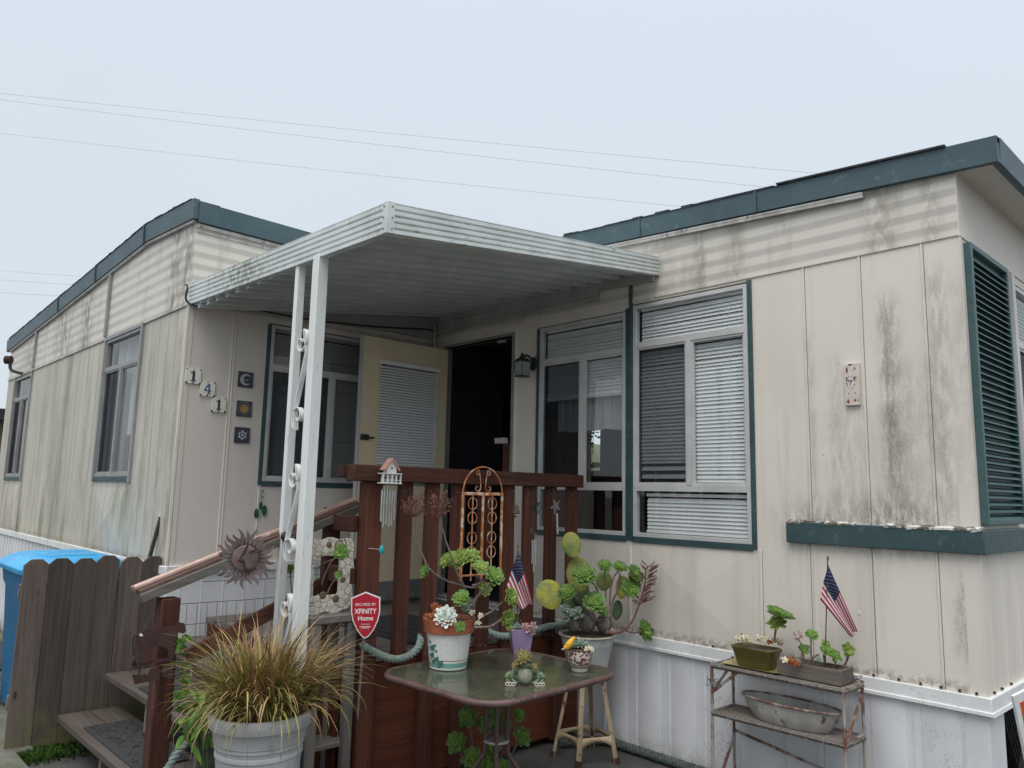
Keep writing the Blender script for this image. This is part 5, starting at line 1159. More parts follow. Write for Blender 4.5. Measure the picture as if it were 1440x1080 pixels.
# ================================================================ STOOL AND BIG POT
sc_=Vector((2.095,-.315,0)); sl_=thing('metal_stool','rusty chipped cream metal stool carrying the large succulent pot','stool',sc_)
ft=[(1.925,-.445),(2.17,-.475),(2.275,-.235),(1.985,-.13)]
tp=[(sc_.x+(x-sc_.x)*.52,sc_.y+(y-sc_.y)*.52) for x,y in ft]
for (a,b),(c,d) in zip(ft,tp):
    A_=Vector((a,b,0));B_=Vector((c,d,.50)); dd=(B_-A_).normalized(); o=Vector((a-sc_.x,b-sc_.y,0)).normalized()
    mb=MB(); mb.bar(A_,B_,.028,.004,o); t_=Vector((-o.y,o.x,0)); mb.bar(A_+t_*.012+o*-.008,B_+t_*.012+o*-.008,.004,.020,o); mb.bar(A_-t_*.012-o*.008,B_-t_*.012-o*.008,.004,.020,o); lg=mb.build('leg','stool',sl_,bev=.001)
    mb=MB(); mb.bar(A_-dd*.0,A_+dd*.035,.034,.026,o); mb.build('foot','rust',lg)
for i in range(4):
    (a,b),(c,d)=ft[i],ft[(i+1)%4]; f_=lambda q,z: Vector((sc_.x+(q[0]-sc_.x)*(1-.48*z/.5),sc_.y+(q[1]-sc_.y)*(1-.48*z/.5),z))
    vs=[];fs=[];n=12
    for k in range(n+1):
        t=k/n; zt_=.155; zb__=.075+.055*math.sin(PI*t)**.7; vs+=[f_((a,b),zt_).lerp(f_((c,d),zt_),t),f_((a,b),zb__).lerp(f_((c,d),zb__),t)]
    for k in range(n): fs.append((2*k,2*k+1,2*k+3,2*k+2))
    mb=MB(); mb.add(vs,fs); mb.build('apron','stool',sl_,solid=.003)
mb=MB(); mb.lathe([(.0,.496),(.125,.496),(.13,.505),(.125,.512),(0,.512)],(sc_.x,sc_.y,0),28); mb.build('seat','stool',sl_)
p=Vector((sc_.x,sc_.y,.513)); db=depth(p); t5=thing('big_succulent_pot','large white pot of aeoniums and prickly pear standing on the metal stool','potted plant',p)
mb=MB(); rim=.178; hb=AX(828,893,2.09).z-.513-.0
hb=AD(828,893,db).z-.513
mb.lathe([(.115,0),(.12,.004),(.155,hb*.72),(.158,hb*.74),(.160,hb*.78),(.168,hb*.98)],p,44); mb.build('pot_body','bigpot',t5,ang=30)
mb=MB(); mb.lathe([(.166,hb*.97),(.180,hb*.98),(.184,hb),(.180,hb*1.03),(.168,hb*1.03),(.165,hb*.97),(0,hb*.97)],p,44); mb.build('pot_rim','bigrim',t5,ang=30)
mb=MB(); mb.lathe([(.164,hb*.98),(.1,hb*1.02),(0,hb*1.04)],p,20); mb.build('soil','soil',t5)
def pad(x,y,hw,hh,ang,m,dz=0,yawp=0,th=.011):
    c=AD(x,y,db+dz); s=db/F_PX; N_=(facing(yawp,0,.1)); u=N_.cross(Vector((0,0,1))).normalized()*-1; v=u.cross(N_)*-1
    v=N_.cross(u); 
    if v.z<0: v=-v
    ca_,sa_=math.cos(rad(ang)),math.sin(rad(ang)); u2=u*ca_+v*sa_; v2=v*ca_-u*sa_; mb=MB(); vs=[];fs=[]; n=24;m_=7
    for sg in (1,-1):
        for i in range(m_+1):
            r=i/m_
            for k in range(n):
                t=2*PI*k/n; w=1-.16*math.sin(t)*-1 if math.sin(t)<0 else 1
                vs.append(c+u2*(hw*s*r*math.cos(t)*w*(1-.0))+v2*(hh*s*r*math.sin(t))+N_*sg*th*math.sqrt(max(0,1-r**2.6)))
    for sg in range(2):
        o=sg*(m_+1)*n
        for i in range(m_):
            for k in range(n): q=(o+i*n+k,o+i*n+(k+1)%n,o+(i+1)*n+(k+1)%n,o+(i+1)*n+k); fs.append(q if sg==0 else q[::-1])
    mb.add(vs,fs); return mb.build('cactus_pad',m,t5,ang=70)
pad(814,808,18,25,0,'pear',.06); pad(804,766,14,18.5,12,'pear',.05,-.1); pad(773,836,19,21,20,'peary',.0,.1); pad(816,832,13,17,-8,'peardk',.03); pad(849,817,12,14,-5,'pear',.07)
pad(875,826,11,17,-20,'peary',.05,.4); pad(868,858,8,14,-14,'peardk',.04,.2); pad(812,862,14,16,0,'peardk',.05); pad(800,850,12,13,30,'peardk',.04)
mb=MB(); s=db/F_PX; mb.ell(AD(826,873,db-.02),(14*s,12*s,16*s),16,12); mb.build('trunk','bark',t5); mb=MB(); mb.ell(AD(849,877,db-.01),(12*s,10*s,13*s),14,10); mb.build('trunk','bark',t5); mb=MB(); mb.ell(AD(806,880,db-.02),(11*s,9*s,8*s),14,10); mb.build('trunk','bark',t5)
for (x,y,r,m,sx,sy,dz) in [(821,811,16,'aeo',-.1,.3,-.08),(798,834,12,'aeo',-.3,.1,-.1),(835,849,15,'aeo',0,.1,-.12),(850,797,10,'aeo',0,.4,0),(871,799,9.5,'aeo',.3,.5,.02),(892,808,12,'aeo',.7,.2,0),(884,829,13,'aeo',.4,-.1,-.04),(889,819,11,'aeo',.8,.1,.0),(904,888,13.5,'aeo',.9,-.2,-.05),(847,860,8,'aeo',.3,.1,-.06)]:
    mkros(t5,x,y,db+dz,r*1.14,facing(sx,sy),m,n=40,W=.36)
for (x,y,r) in ((795,855,7),(804,861,7),(813,858,6),(797,866,5),(810,867,5),(791,862,5),(818,866,4)): mkros(t5,x,y,db-.12,r,facing((x-805)*.03,.1),'bluegreen',n=22,W=.4,kind='plump')
stem(t5,[(852,891,-.05),(860,866,-.03),(861,848,0),(868,830,0),(872,806,.02)],db,.009,.005)
stem(t5,[(858,862,-.03),(858,835,0),(863,812,0),(871,803,.02)],db,.006,.004)
stem(t5,[(852,845,0),(851,820,0),(850,800,0)],db,.005,.004); stem(t5,[(846,842,0),(840,830,0),(836,822,-.04),(826,815,-.06)],db,.006,.005)
stem(t5,[(852,868,-.06),(838,872,-.07),(822,856,-.08),(812,842,-.09),(803,837,-.09)],db,.006,.004)
stem(t5,[(853,889,-.08),(868,890,-.09),(880,884,-.08),(890,872,-.06),(897,855,-.04),(903,838,-.03),(907,820,-.03),(908,803,-.03),(912,795,-.03)],db,.009,.0035,'stemdk')
stem(t5,[(878,886,-.08),(890,890,-.07),(898,889,-.05)],db,.006,.005,'stemdk'); stem(t5,[(872,890,-.08),(862,880,-.05),(859,865,-.04),(862,850,-.02)],db,.006,.005)
mb=MB(); R=random.Random(12)
for i in range(46):
    t=i/46; y=lerp(852,796,t); x=lerp(899,911,t); sd=-1 if i%3==0 else 1; L_=R.uniform(8,20)*(1 if sd>0 else .7)*(1-.25*t); a=AD(x,y,db-.03+R.uniform(-.01,.01)); e=AD(x+sd*L_,y-R.uniform(3,9),db-.03+R.uniform(-.06,.06))
    mb.tube([a,a.lerp(e,.5)-UP*.002,e],.0012,4)
    for k in range(6): q=a.lerp(e,.35+.13*k); mb.tube([q,q+(e-a).normalized()*.010+UP*.006],[.0035,.0018],5)
mb.build('flower_spike','stemdk',t5)
# ================================================================ AEONIUM BUSH UNDER THE TABLE
p=Vector((2.0,-1.16,0)); t6=thing('aeonium_bush','green aeonium bush growing on the ground beneath the patio table','plant',p); dg=depth(p)
for (x,y,r,dz,sx) in [(658,1008,15,-.05,-.2),(642,1044,15.5,-.1,-.3),(665,1066,16,-.2,-.2),(683,1020,13,0,0),(696,1006,12,.05,.1),(728,1006,10,.0,.6),(733,1036,14,-.05,.5),(692,1052,13,-.05,0),(688,1078,16,-.1,0),(712,1020,10,.1,.2),(706,1078,12,-.05,.2),(700,985,9,.1,0)]:
    mkros(t6,x,y,dg+dz,r,facing(sx,-.2),'aeo',n=30,W=.5,up0=85,up1=14)
    q=AD(x,y,dg+dz+.03); mb=MB(); mb.tube(catmull([q,q.lerp(p,.5)+Vector((.0,.03,-.05)),p+Vector((random.uniform(-.04,.04),random.uniform(-.04,.04),0))],5),[.006]*5+[.008]*6,8); mb.build('stem','stem',t6)
mb=MB(); R=random.Random(31)
for i in range(90):
    a=R.uniform(0,6.28); q=Vector((1.92+R.gauss(0,.09),-1.38+R.gauss(0,.10),.006)); d=Vector((math.cos(a),math.sin(a),R.uniform(0,.3)))*R.uniform(.03,.09); mb.tube([q,q+d*.5+Vector((0,0,.01)),q+d],.0014,4)
tag(mb.build('dead_leaves','g2' if 0 else 'handbrown',loc=(1.92,-1.38,0)),'dry brown leaf litter on the ground against the deck skirt','leaf litter',kind='stuff')
# ================================================================ RACK, BASIN, PLANTERS ON IT
rk=thing('wire_shelf_rack','rusty folding plant rack with worn woven shelves against the skirting','shelf rack',(3.34,-.2,0))
x0,x1,y0,y1=2.985,3.70,-.315,-.10
for (x,y) in ((x0,y0),(x1,y0),(x1,y1),(x0,y1)):
    mb=MB(); mb.tube([(x,y,.0),(x,y,.72)],.0085,8); mb.build('leg','rack',rk)
for z in (.70,.455):
    mb=MB(); mb.box(x0+.01,x1-.01,y0+.01,y1-.01,z-.004,z+.004); 
    sh_=mb.build('shelf','wicker',rk); mb=MB(); mb.tube([(x0,y0,z),(x1,y0,z),(x1,y1,z),(x0,y1,z)],.009,8,closed=True); 
    R=random.Random(3); L2=[(x0,y0),(x1,y0),(x1,y1),(x0,y1)]
    for i in range(4):
        a=Vector((*L2[i],z)); b=Vector((*L2[(i+1)%4],z)); n=int((b-a).length/.009)
        for k in range(n):
            q=a.lerp(b,k/n); d=(b-a).normalized(); w=d.cross(Vector((0,0,1))); 
            if R.random()<.9: mb.tube([q+(w*math.cos(t)+Vector((0,0,1))*math.sin(t))*.0125+d*.006*t/6 for t in [2*PI*j/6 for j in range(7)]],.0026,4,cap=False)
    mb.build('binding','wicker',sh_)
for (a,b) in (((x0,y0,.56),(x0+.16,y0,.695)),((x1,y0,.46),(x1,y1,.66)),((x0,y0,.02),(x0,y1,.30)),((x0,y1,.33),(x1,y1,.22)),((x1,y0,.46),(x1-.0,y1,.47)),((x0,y0,.56),(x0,y1,.69))):
    mb=MB(); mb.bar(a,b,.016,.005,(0,1,.2)); mb.build('brace','rack',rk)
R=random.Random(5)
for (cx,cy,zc) in ((x0,y0,.63),(x0,y0,.60),(x1-.03,y1+.0,.72),(x1-.06,y0+.15,.72)):
    pts=[(cx+R.gauss(0,.013),cy+R.gauss(0,.013),zc+R.gauss(0,.02)) for _ in range(14)]; mb=MB(); mb.tube(catmull(pts,4),.0018,4); mb.build('loose_wire','wire',rk)
bz=.461; bc_=Vector((3.375,-.205,bz)); bs=thing('oval_basin','old chipped white enamel oval basin on the middle shelf of the rack','basin',bc_)
mb=MB(); A_=.268;B_=.100
mb.lathe([(.70,.0),(.74,.003),(.90,.06),(.97,.10),(1.0,.108),(.985,.112),(.955,.105),(.88,.06),(.72,.008),(0,.006)],bc_,48,sx=A_,sy=B_); mb.build('bowl','enamel',bs,ang=60)
mb=MB(); mb.tube([(bc_.x+A_*math.cos(t)*1.0,bc_.y+B_*math.sin(t),bz+.109) for t in [2*PI*i/48 for i in range(48)]],.0065,8,closed=True); mb.build('rim','rack',bs)
ZT=.7045
# olive planter on saucer
q=AZ(1070,930,ZT); q=Vector((3.19,-.205,ZT)); ol=thing('olive_planter','olive green ceramic planter with cream succulents on the left of the rack top','planter',q)
sa_=thing('saucer','mustard yellow oblong saucer under the olive planter','saucer',q-Vector((0,0,0)))
def oct_(mb,c,secs,ch=.3):
    vs=[];fs=[]
    for (hx_,hy_,z) in secs:
        k=min(hx_,hy_)*ch
        for x,y in [(hx_-k,-hy_),(hx_,-hy_+k),(hx_,hy_-k),(hx_-k,hy_),(-hx_+k,hy_),(-hx_,hy_-k),(-hx_,-hy_+k),(-hx_+k,-hy_)]: vs.append(Vector(c)+Vector((x,y,z)))
    for i in range(len(secs)-1):
        for k in range(8): fs.append((i*8+k,i*8+(k+1)%8,(i+1)*8+(k+1)%8,(i+1)*8+k))
    fs.append(tuple(range(7,-1,-1))); fs.append(tuple((len(secs)-1)*8+k for k in range(8))); mb.add(vs,fs); return mb
mb=oct_(MB(),q,[(.13,.06,.002),(.165,.085,.012),(.17,.088,.016),(.16,.08,.014),(.12,.055,.007)]); mb.build('dish','saucer',sa_,bev=.0015)
qb=q+Vector((0,0,.008)); mb=oct_(MB(),qb,[(.088,.048,.0),(.096,.055,.016),(.116,.068,.085),(.122,.073,.095),(.122,.073,.105),(.111,.063,.105),(.108,.06,.09)]); mb.build('pot','olive',ol,bev=.002)
mb=oct_(MB(),qb,[(.104,.056,.092),(.08,.04,.100)]); mb.build('soil','soil',ol)
dr=depth(q); R=random.Random(14)
for i in range(20):
    x=R.uniform(1036,1098); y=lerp(898,904,(x-1036)/60)+R.uniform(-4,3); mkros(ol,x,y,dr+R.uniform(-.04,.04),R.uniform(4.5,6.5),facing(R.uniform(-.5,.5),.5),'cream' if R.random()<.72 else 'redro',n=15,W=.45,kind='plump',seed=i)
stem(ol,[(1089,908,-.03),(1090,892,-.03),(1093,876,-.03)],dr,.006,.005)
mkros(ol,1096,868,dr-.03,21,(TOC*.25+R0*.25+Vector((0,0,1))),'aeo',n=30,W=.40,up0=70,up1=2); mkros(ol,1092,880,dr-.02,15,(TOC*.5-R0*.2+Vector((0,0,.8))),'aeo2',n=22,W=.42,up1=-12)
# wooden box planter
q=Vector((3.50,-.185,ZT+.004)); wb=thing('wooden_planter_box','grey weathered wooden box of leggy succulents on the right of the rack top','planter',q)
hx_,hy_,hh=.165,.075,.072
mb=MB()
for a in ((-hx_,hx_,-hy_,-hy_+.014),(-hx_,hx_,hy_-.014,hy_),(-hx_,-hx_+.014,-hy_+.0145,hy_-.0145),(hx_-.014,hx_,-hy_+.0145,hy_-.0145)): mb.box(q.x+a[0],q.x+a[1],q.y+a[2],q.y+a[3],q.z,q.z+hh)
mb.build('box','greyx',wb,bev=.002); mb=MB(); mb.box(q.x-hx_+.015,q.x+hx_-.015,q.y-hy_+.015,q.y+hy_-.015,q.z+.01,q.z+hh-.012); mb.build('soil','soil',wb)
dw=depth(q)
for (x,y,r,b,m,sx,sy) in [(1141,894,9.5,(1146,942),'aeo',-.1,.4),(1130,913,8,(1138,942),'aeo',-.2,.1),(1162,916,9.5,(1157,944),'aeo',0,.3),(1174,923,9.5,(1165,945),'aeo',.2,.1),(1191,914,10.5,(1178,946),'aeo2',.3,-.3),(1161,906,6.5,(1158,942),'aeo2',0,.6),(1153,928,5,(1150,944),'bluegreen',0,.2),(1121,930,5,(1120,940),'bluegreen',0,.4)]:
    o_=random.Random(int(x)).uniform(-.04,.03); mkros(wb,x,y,dw+o_,r,facing(sx,sy,.35),m,n=26,W=.5,up0=80,up1=18); stem(wb,[(x,y,o_),(lerp(x,b[0],.3)+(3 if x>1170 else -2),lerp(y,b[1],.5),o_),(b[0],b[1],o_*.3)],dw,.0035,.005)
for (x,y) in ((1118,893),(1124,890),(1127,896),(1121,900)): mkros(wb,x,y,dw-.02,4,facing(0,.3),'pink',n=12,W=.5,kind='plump')
stem(wb,[(1123,897),(1127,912),(1126,935)],dw-.02,.0025,.003)
for (x,y) in ((1109,932),(1115,934),(1121,933),(1112,928),(1104,929)): mkros(wb,x,y,dw-.03,5.5,facing(-.2,.4),'redro' if x!=1104 else 'cream',n=16,W=.48,kind='plump')
stem(wb,[(1130,942),(1142,926),(1152,920)],dw,.004,.004); stem(wb,[(1168,944),(1185,940),(1193,925)],dw-.02,.005,.004)
flag('small american flag on a thin stick in the wooden planter box',(1160,944,dw),(1164,785,dw),(1164,793),(1206,888),(1153,843),(1198,897),.014,dw-.004,'',2.6)
# ================================================================ LEANING SIGN, far right
sg=thing('leaning_sign','white framed sign with orange panel leaning at the right edge of the photo','sign',AD(1450,1110,2.95))
A_=AD(1421,978,2.95);B_=AD(1475,950,3.05);C_=AD(1446,1100,2.95);D_=AD(1500,1075,3.05)
u=(B_-A_);v=(C_-A_); n_=u.cross(v).normalized(); 
if n_.dot(CAM-A_)<0: n_=-n_
def qd(a,b,c,d,o): return [A_+u*x+v*y+n_*o for x,y in ((a,c),(b,c),(b,d),(a,d))]
mb=MB(); mb.hexa(qd(0,1,0,1,0),qd(0,1,0,1,.012)); mb.build('board','white',sg,bev=.001)
mb=MB(); mb.hexa(qd(.11,.88,.10,.50,.0125),qd(.11,.88,.10,.50,.0145)); mb.build('orange_panel','orange',sg)
mb=MB(); q=A_+v*1.0+u*.3; mb.bar(q,Vector((q.x,q.y,0)),.02,.01); q=A_+v*1.0+u*.8; mb.bar(q,Vector((q.x,q.y,0)),.02,.01); mb.build('stake','steel',sg)
# ================================================================ SECURITY SIGN
ds=3.97; c=AD(514,866,ds); ss=thing('security_yard_sign','small red shield-shaped home security sign on a metal stake beside the deck post','sign',AD(497,1100,ds))
N_=Vector((TOC.x,TOC.y,0)).normalized(); u=Vector((-N_.y,N_.x,0)); u=u if u.dot(R0)>0 else -u; s=ds/F_PX; tl=rad(2); U2=u*math.cos(tl)+UZ*math.sin(tl); V2=UZ*math.cos(tl)-u*math.sin(tl)
def shield(k): return [(k*x,k*y) for x,y in [(-20,26),(0,33),(20,27)]+[(20.5*math.cos(t)*(1),-31+57*(1-((1-t/ (PI/2))) ) ) for t in []]]
pl_=[(0,33),(-20.5,25),(-20.5,6),(-18,-6),(-12,-19),(-5,-28),(0,-31),(5,-28),(12,-19),(18,-6),(20.5,6),(20.5,25)]
mb=MB(); mb.prism([(x*s,y*s) for x,y in pl_],c-N_*.003,U2,V2,.003); bd=mb.build('sign_border','signtxt',ss)
mb=MB(); mb.prism([(x*s*.92,(y*.94)*s) for x,y in pl_],c+N_*.0002,U2,V2,.001); pn=mb.build('sign_face','redsign',ss)
mb=MB(); o=c+N_*.0018
text(mb,'SECURED BY',o+V2*15.5*s,U2,V2,5.2*s,.0006); text(mb,'XFINITY',o+V2*6*s,U2,V2,9.6*s,.0006,True,.86); text(mb,'Home',o-V2*3.5*s,U2,V2,9*s,.0006,True,.95)
mb.prism([(-6*s,0),(6*s,0),(6*s,.5*s),(-6*s,.5*s)],o-V2*11.5*s,U2,V2,.0006)
for k,w in ((15,8),(16.8,5.5)): mb.prism([(-w*s,0),(w*s,0),(w*s,.8*s),(-w*s,.8*s)],o-V2*k*s,U2,V2,.0006)
mb.build('lettering','signtxt',ss,smooth=False)
mb=MB(); mb.bar(AD(512,890,ds+.01),AD(496,1100,ds+.01),.012,.006,N_); mb.build('stake','steel',ss)
# ================================================================ GREY PLANT STAND WITH MOSAIC FRAME
ps=thing('wooden_plant_stand','small grey weathered wooden stand between the white post and deck','plant stand',(1.74,-1.98,0))
x0,x1,y0,y1=1.62,1.84,-2.095,-1.83
mb=MB(); mb.box(x0,x1-.1,y0,y1,.925,.962); mb.box(x1-.097,x1,y0,y1,.927,.964); mb.build('top_board','greyy',ps,bev=.005)
mb=MB(); mb.box(x0+.02,x1-.03,y0+.04,y1-.01,.31,.335); mb.build('lower_shelf','greyy',ps,bev=.004)
for (x,y) in ((x0+.005,y0+.005),(x1-.045,y0+.005),(x1-.045,y1-.055),(x0+.005,y1-.055)):
    mb=MB(); mb.box(x,x+.04,y,y+.05,0,.925); mb.build('leg','greyz',ps,bev=.003)
X_=1.735; a=AX(425,760,X_); b=AX(493,858,X_); yA,yB=a.y,b.y; zB,zT=.965,AX(470,757,X_).z
mf=thing('mosaic_frame','wavy frame covered in broken white tile mosaic, propped on the wooden stand','picture frame',(X_,(yA+yB)/2,zB))
n=60; outer=[];inner=[]; cy,cz=(yA+yB)/2,(zB+zT)/2; hy_,hz_=(yB-yA)/2,(zT-zB)/2
for i in range(n):
    t=2*PI*i/n; q=(abs(math.cos(t))**7+abs(math.sin(t))**7)**(-1/7); w=1+.035*math.sin(9*t+.6)
    outer.append((cy+hy_*q*math.cos(t)*w,cz+hz_*q*math.sin(t)*w)); q2=(abs(math.cos(t))**20+abs(math.sin(t))**20)**(-1/20); inner.append((cy-.005+hy_*.50*q2*math.cos(t),cz+hz_*.53*q2*math.sin(t)))
mb=MB(); vs=[(X_+.012,*p) for p in outer]+[(X_+.012,*p) for p in inner]+[(X_-.012,*p) for p in outer]+[(X_-.012,*p) for p in inner]; fs=[]
for i in range(n):
    j=(i+1)%n; fs+=[(i,j,n+j,n+i),(2*n+j,2*n+i,3*n+i,3*n+j),(i,2*n+i,2*n+j,j),(n+j,3*n+j,3*n+i,n+i)]
mb.add(vs,fs); mb.build('frame','mosaic',mf,bev=.003)
mb=MB(); R=random.Random(2)
sp_=AX(478,766,X_+.015); mb.tube([sp_+Vector((0,.003*t*math.cos(t),.003*t*math.sin(t))) for t in [k*.5 for k in range(28)]],.0022,6)
for (x,y,r) in ((454,837,5),(472,842,5),(482,815,4),(463,766,4)): q=AX(x,y,X_+.012); mb.ell(q,(.004,r*.0042,r*.0042),10,5)
mb.build('inlay_stones','stooldk',mf)
mkros(mf,480,778,depth((X_,cy,cz))-.06,12.5,facing(.0,0,.2),'aeo',n=34,W=.5,name='rosette',up0=88,up1=28) ; mkros(mf,476,809,depth((X_,cy,cz))-.05,7,facing(0,0,.2),'aeo',n=26,W=.5,up0=88,up1=30)
dsx=depth((X_,cy,cz))
tw=thing('leggy_succulent','leggy succulent stems leaning through and beside the mosaic frame','plant',(1.68,-2.0,.963))
for P_ in ([(452,822),(458,806),(466,790),(478,780)],[(446,800),(455,792),(470,786)],[(460,835),(466,822),(474,812)]): stem(tw,P_,dsx+.02,.004,.003)
mkros(tw,408,801,dsx+.1,8,facing(-.2,0),'aeo',n=24,W=.5); stem(tw,[(412,840),(409,820),(408,804)],dsx+.1,.004,.003)
mkros(tw,402,801,dsx+.12,5,facing(-.2,.2),'aeo2',n=20,W=.5)
# ================================================================ RAIL ORNAMENTS
# birdhouse chime
s=4.2/F_PX; XO=1.875
c=AX(548,670,XO); bh=thing('birdhouse_wind_chime','little white house wind chime with pink roof hanging on the deck rail','wind chime',c)
def bx2(mb,a,b,z0,z1,d0=-.02,d1=.02): mb.box(c.x+d0,c.x+d1,c.y+a,c.y+b,c.z+z0,c.z+z1)
w=.062
mb=MB(); bx2(mb,-w,w,-.040,-.033,-.025,.03); bx2(mb,-w,w,.012,.018,-.025,.03); bx2(mb,-w+.018,w-.018,-.033,.012,-.02,.005)
for k in range(5): a=-w+.006+k*(2*w-.012)/4; bx2(mb,a-.004,a+.004,-.033,.012,.018,.026)
bx2(mb,-w,w,-.022,-.018,.02,.025)
mb.prism([(-.032,.018),(.032,.018),(.032,.045),(0,.088),(-.032,.045)],c+Vector((-.018,0,0)),UY,UZ,.036); mb.build('house','white',bh,bev=.001)
mb=MB(); mb.prism([(-.046,.030),(-.052,.036),(0,.098),(.052,.036),(.046,.030),(0,.084)],c+Vector((-.024,0,0)),UY,UZ,.05); mb.build('roof','pinkroof',bh)
mb=MB()
for a in (-.032,-.011,.011,.032): mb.prism([(a-.006,-.028),(a+.006,-.028),(a+.006,-.002),(a,.004),(a-.006,-.002)],c+Vector((.0055,0,0)),UY,UZ,.001)
mb.prism(circ(.006,10,0,.045),c+Vector((.0185,0,0)),UY,UZ,.001); mb.build('opening','stooldk',bh)
for k,(a,l) in enumerate(((-.045,.22),(-.03,.26),(-.012,.24),(.006,.26),(.022,.25),(.038,.21))):
    mb=MB(); mb.tube([c+Vector((0,a,-.075)),c+Vector((0,a,-.075-l*.75))],.0048,8); mb.tube([c+Vector((0,a*.7,-.04)),c+Vector((0,a,-.078))],.0008,4); mb.build('chime_tube','silver',bh)
# trellis
Xt=1.88; tr=thing('trellis','small arched rusty white iron gate trellis hanging on the deck railing','trellis',AX(679,815,Xt))
a=AX(651,694,Xt); b=AX(706,694,Xt); yA,yB,zt_=a.y,b.y,a.z; zl=AX(680,815,Xt).z
mb=MB()
for y in (yA,yB): mb.bar((Xt,y,zl),(Xt,y,zt_),.014,.012,(1,0,0))
mb.bar((Xt,yA-.006,zt_),(Xt,yB+.006,zt_),.012,.018); mb.bar((Xt+.002,(yA+yB)/2,zl),(Xt+.002,(yA+yB)/2,zt_),.014,.012,(1,0,0)); mb.bar((Xt,yA,zl+.03),(Xt,yB,zl+.03),.01,.01)
mb.build('frame','trel',tr,bev=.002)
mb=MB(); w=(yB-yA)/2; ym=(yA+yB)/2
mb.tube([(Xt,ym+w*math.cos(t),zt_+.005+w*1.0*math.sin(t)) for t in [PI*i/20 for i in range(21)]],.0045,6)
for sgn in (-1,1):
    def sp2(cy_,cz_,r,dr_,turns,s0): return [(Xt,cy_+dr_*(r*(1-.75*t))*math.cos(s0+t*turns),cz_+(r*(1-.75*t))*math.sin(s0+t*turns)) for t in [i/16 for i in range(17)]]
    mb.tube(sp2(ym+sgn*.045,zt_+.035,.026,-sgn,-5,PI/2*0)+[],.003,5); mb.tube([(Xt,ym+sgn*.018,zt_+.035),(Xt,ym+sgn*.022,zt_+.08),(Xt,ym+sgn*.035,zt_+w*.92)],.003,5); mb.tube(sp2(ym+sgn*.038,zt_+w*.78,.02,sgn,-4.5,PI/2),.003,5)
    yq=ym+sgn*w*.5; mb.tube([(Xt,yq,zl),(Xt,yq,zt_)],.0045,6)
    for zc in (.10,.30):
        for sd in (-1,1):
            for ud in (-1,1): mb.tube([(Xt,yq+sd*(.004+.030*math.sin(t)) ,zt_-zc-ud*(.008+.034*(1-math.cos(t)))) for t in [i*.28 for i in range(12)]],.0028,5)
mb.build('scrollwork','trel',tr)
# bell, wire ornament and star chimes
c=AX(725,716,XO); bl=thing('bell_chime','small aged bronze bell hanging from the rail by a thin cord','wind chime',c); mb=MB(); mb.lathe([(.022,-.03),(.026,-.024),(.022,.0),(.015,.022),(.0,.028)],c,16); mb.build('bell','stooldk',bl); mb=MB(); mb.tube([c+Vector((0,0,.02)),AX(724,673,XO)],.001,4); mb.ell(c+Vector((0,0,-.045)),.007,8,6); mb.build('cord','wire',bl)
c=AX(751,712,XO); wc=thing('wire_wind_chime','tangled wire wind chime with spiral ring and long tubes hanging on the rail','wind chime',c); mb=MB(); R=random.Random(77)
for i in range(26): q=c+Vector((R.uniform(-.01,.01),R.gauss(0,.032),R.gauss(0,.018))); d=Vector((R.uniform(-.3,.3),R.uniform(-1,1),R.uniform(-1,1))).normalized()*.014; mb.tube([q-d,q+Vector((.004,0,.004)),q+d],.0022,5)
mb.build('wire_tangle','black',wc)
c2=AX(751,750,XO); mb=MB(); mb.tube([c2+Vector((0,(.006+.0022*t)*math.cos(t),(.006+.0022*t)*math.sin(t))) for t in [i*.4 for i in range(40)]],.0022,5); mb.tube([c,c2],.001,4); mb.build('spiral_ring','wire',wc)
for k,(dy,l) in enumerate(((-.014,.15),(.0,.20),(.014,.16))): mb=MB(); q=c2+Vector((0,dy,-.04)); mb.tube([q,q-Vector((0,0,l))],.0042,8); mb.build('chime_tube','silver',wc)
c=AX(781,712,XO); sc2=thing('star_wind_chime','silver star wind chime with a bird shape hanging from the rail end','wind chime',c); mb=MB(); mb.prism(starp(5,.055,.022,1.9),c,(0,.96,.2),(.1,-.2,.97),.006); mb.build('star','silver' if 0 else 'steel',sc2,bev=.001)
mb=MB(); mb.tube([c+Vector((0,0,.04)),AX(782,673,XO)],.001,4); mb.build('cord','wire',sc2)
for dy in (0,.008): mb=MB(); mb.tube([c+Vector((0,.012+dy,-.045)),c+Vector((0,.02+dy,-.18))],.004,8); mb.build('chime_tube','silver',sc2)
c=AX(537,773,1.86); gr=thing('turquoise_ornament','small turquoise glass drop on a wire at the corner post','ornament',c); mb=MB(); mb.lathe([(.0,-.026),(.013,-.018),(.018,0),(.012,.016),(0,.026)],c,14,sx=.5); mb.build('glass_drop','turq',gr); mb=MB(); mb.tube([AX(518,771,1.82),c],.0022,6); mb.build('hook','copper',gr)
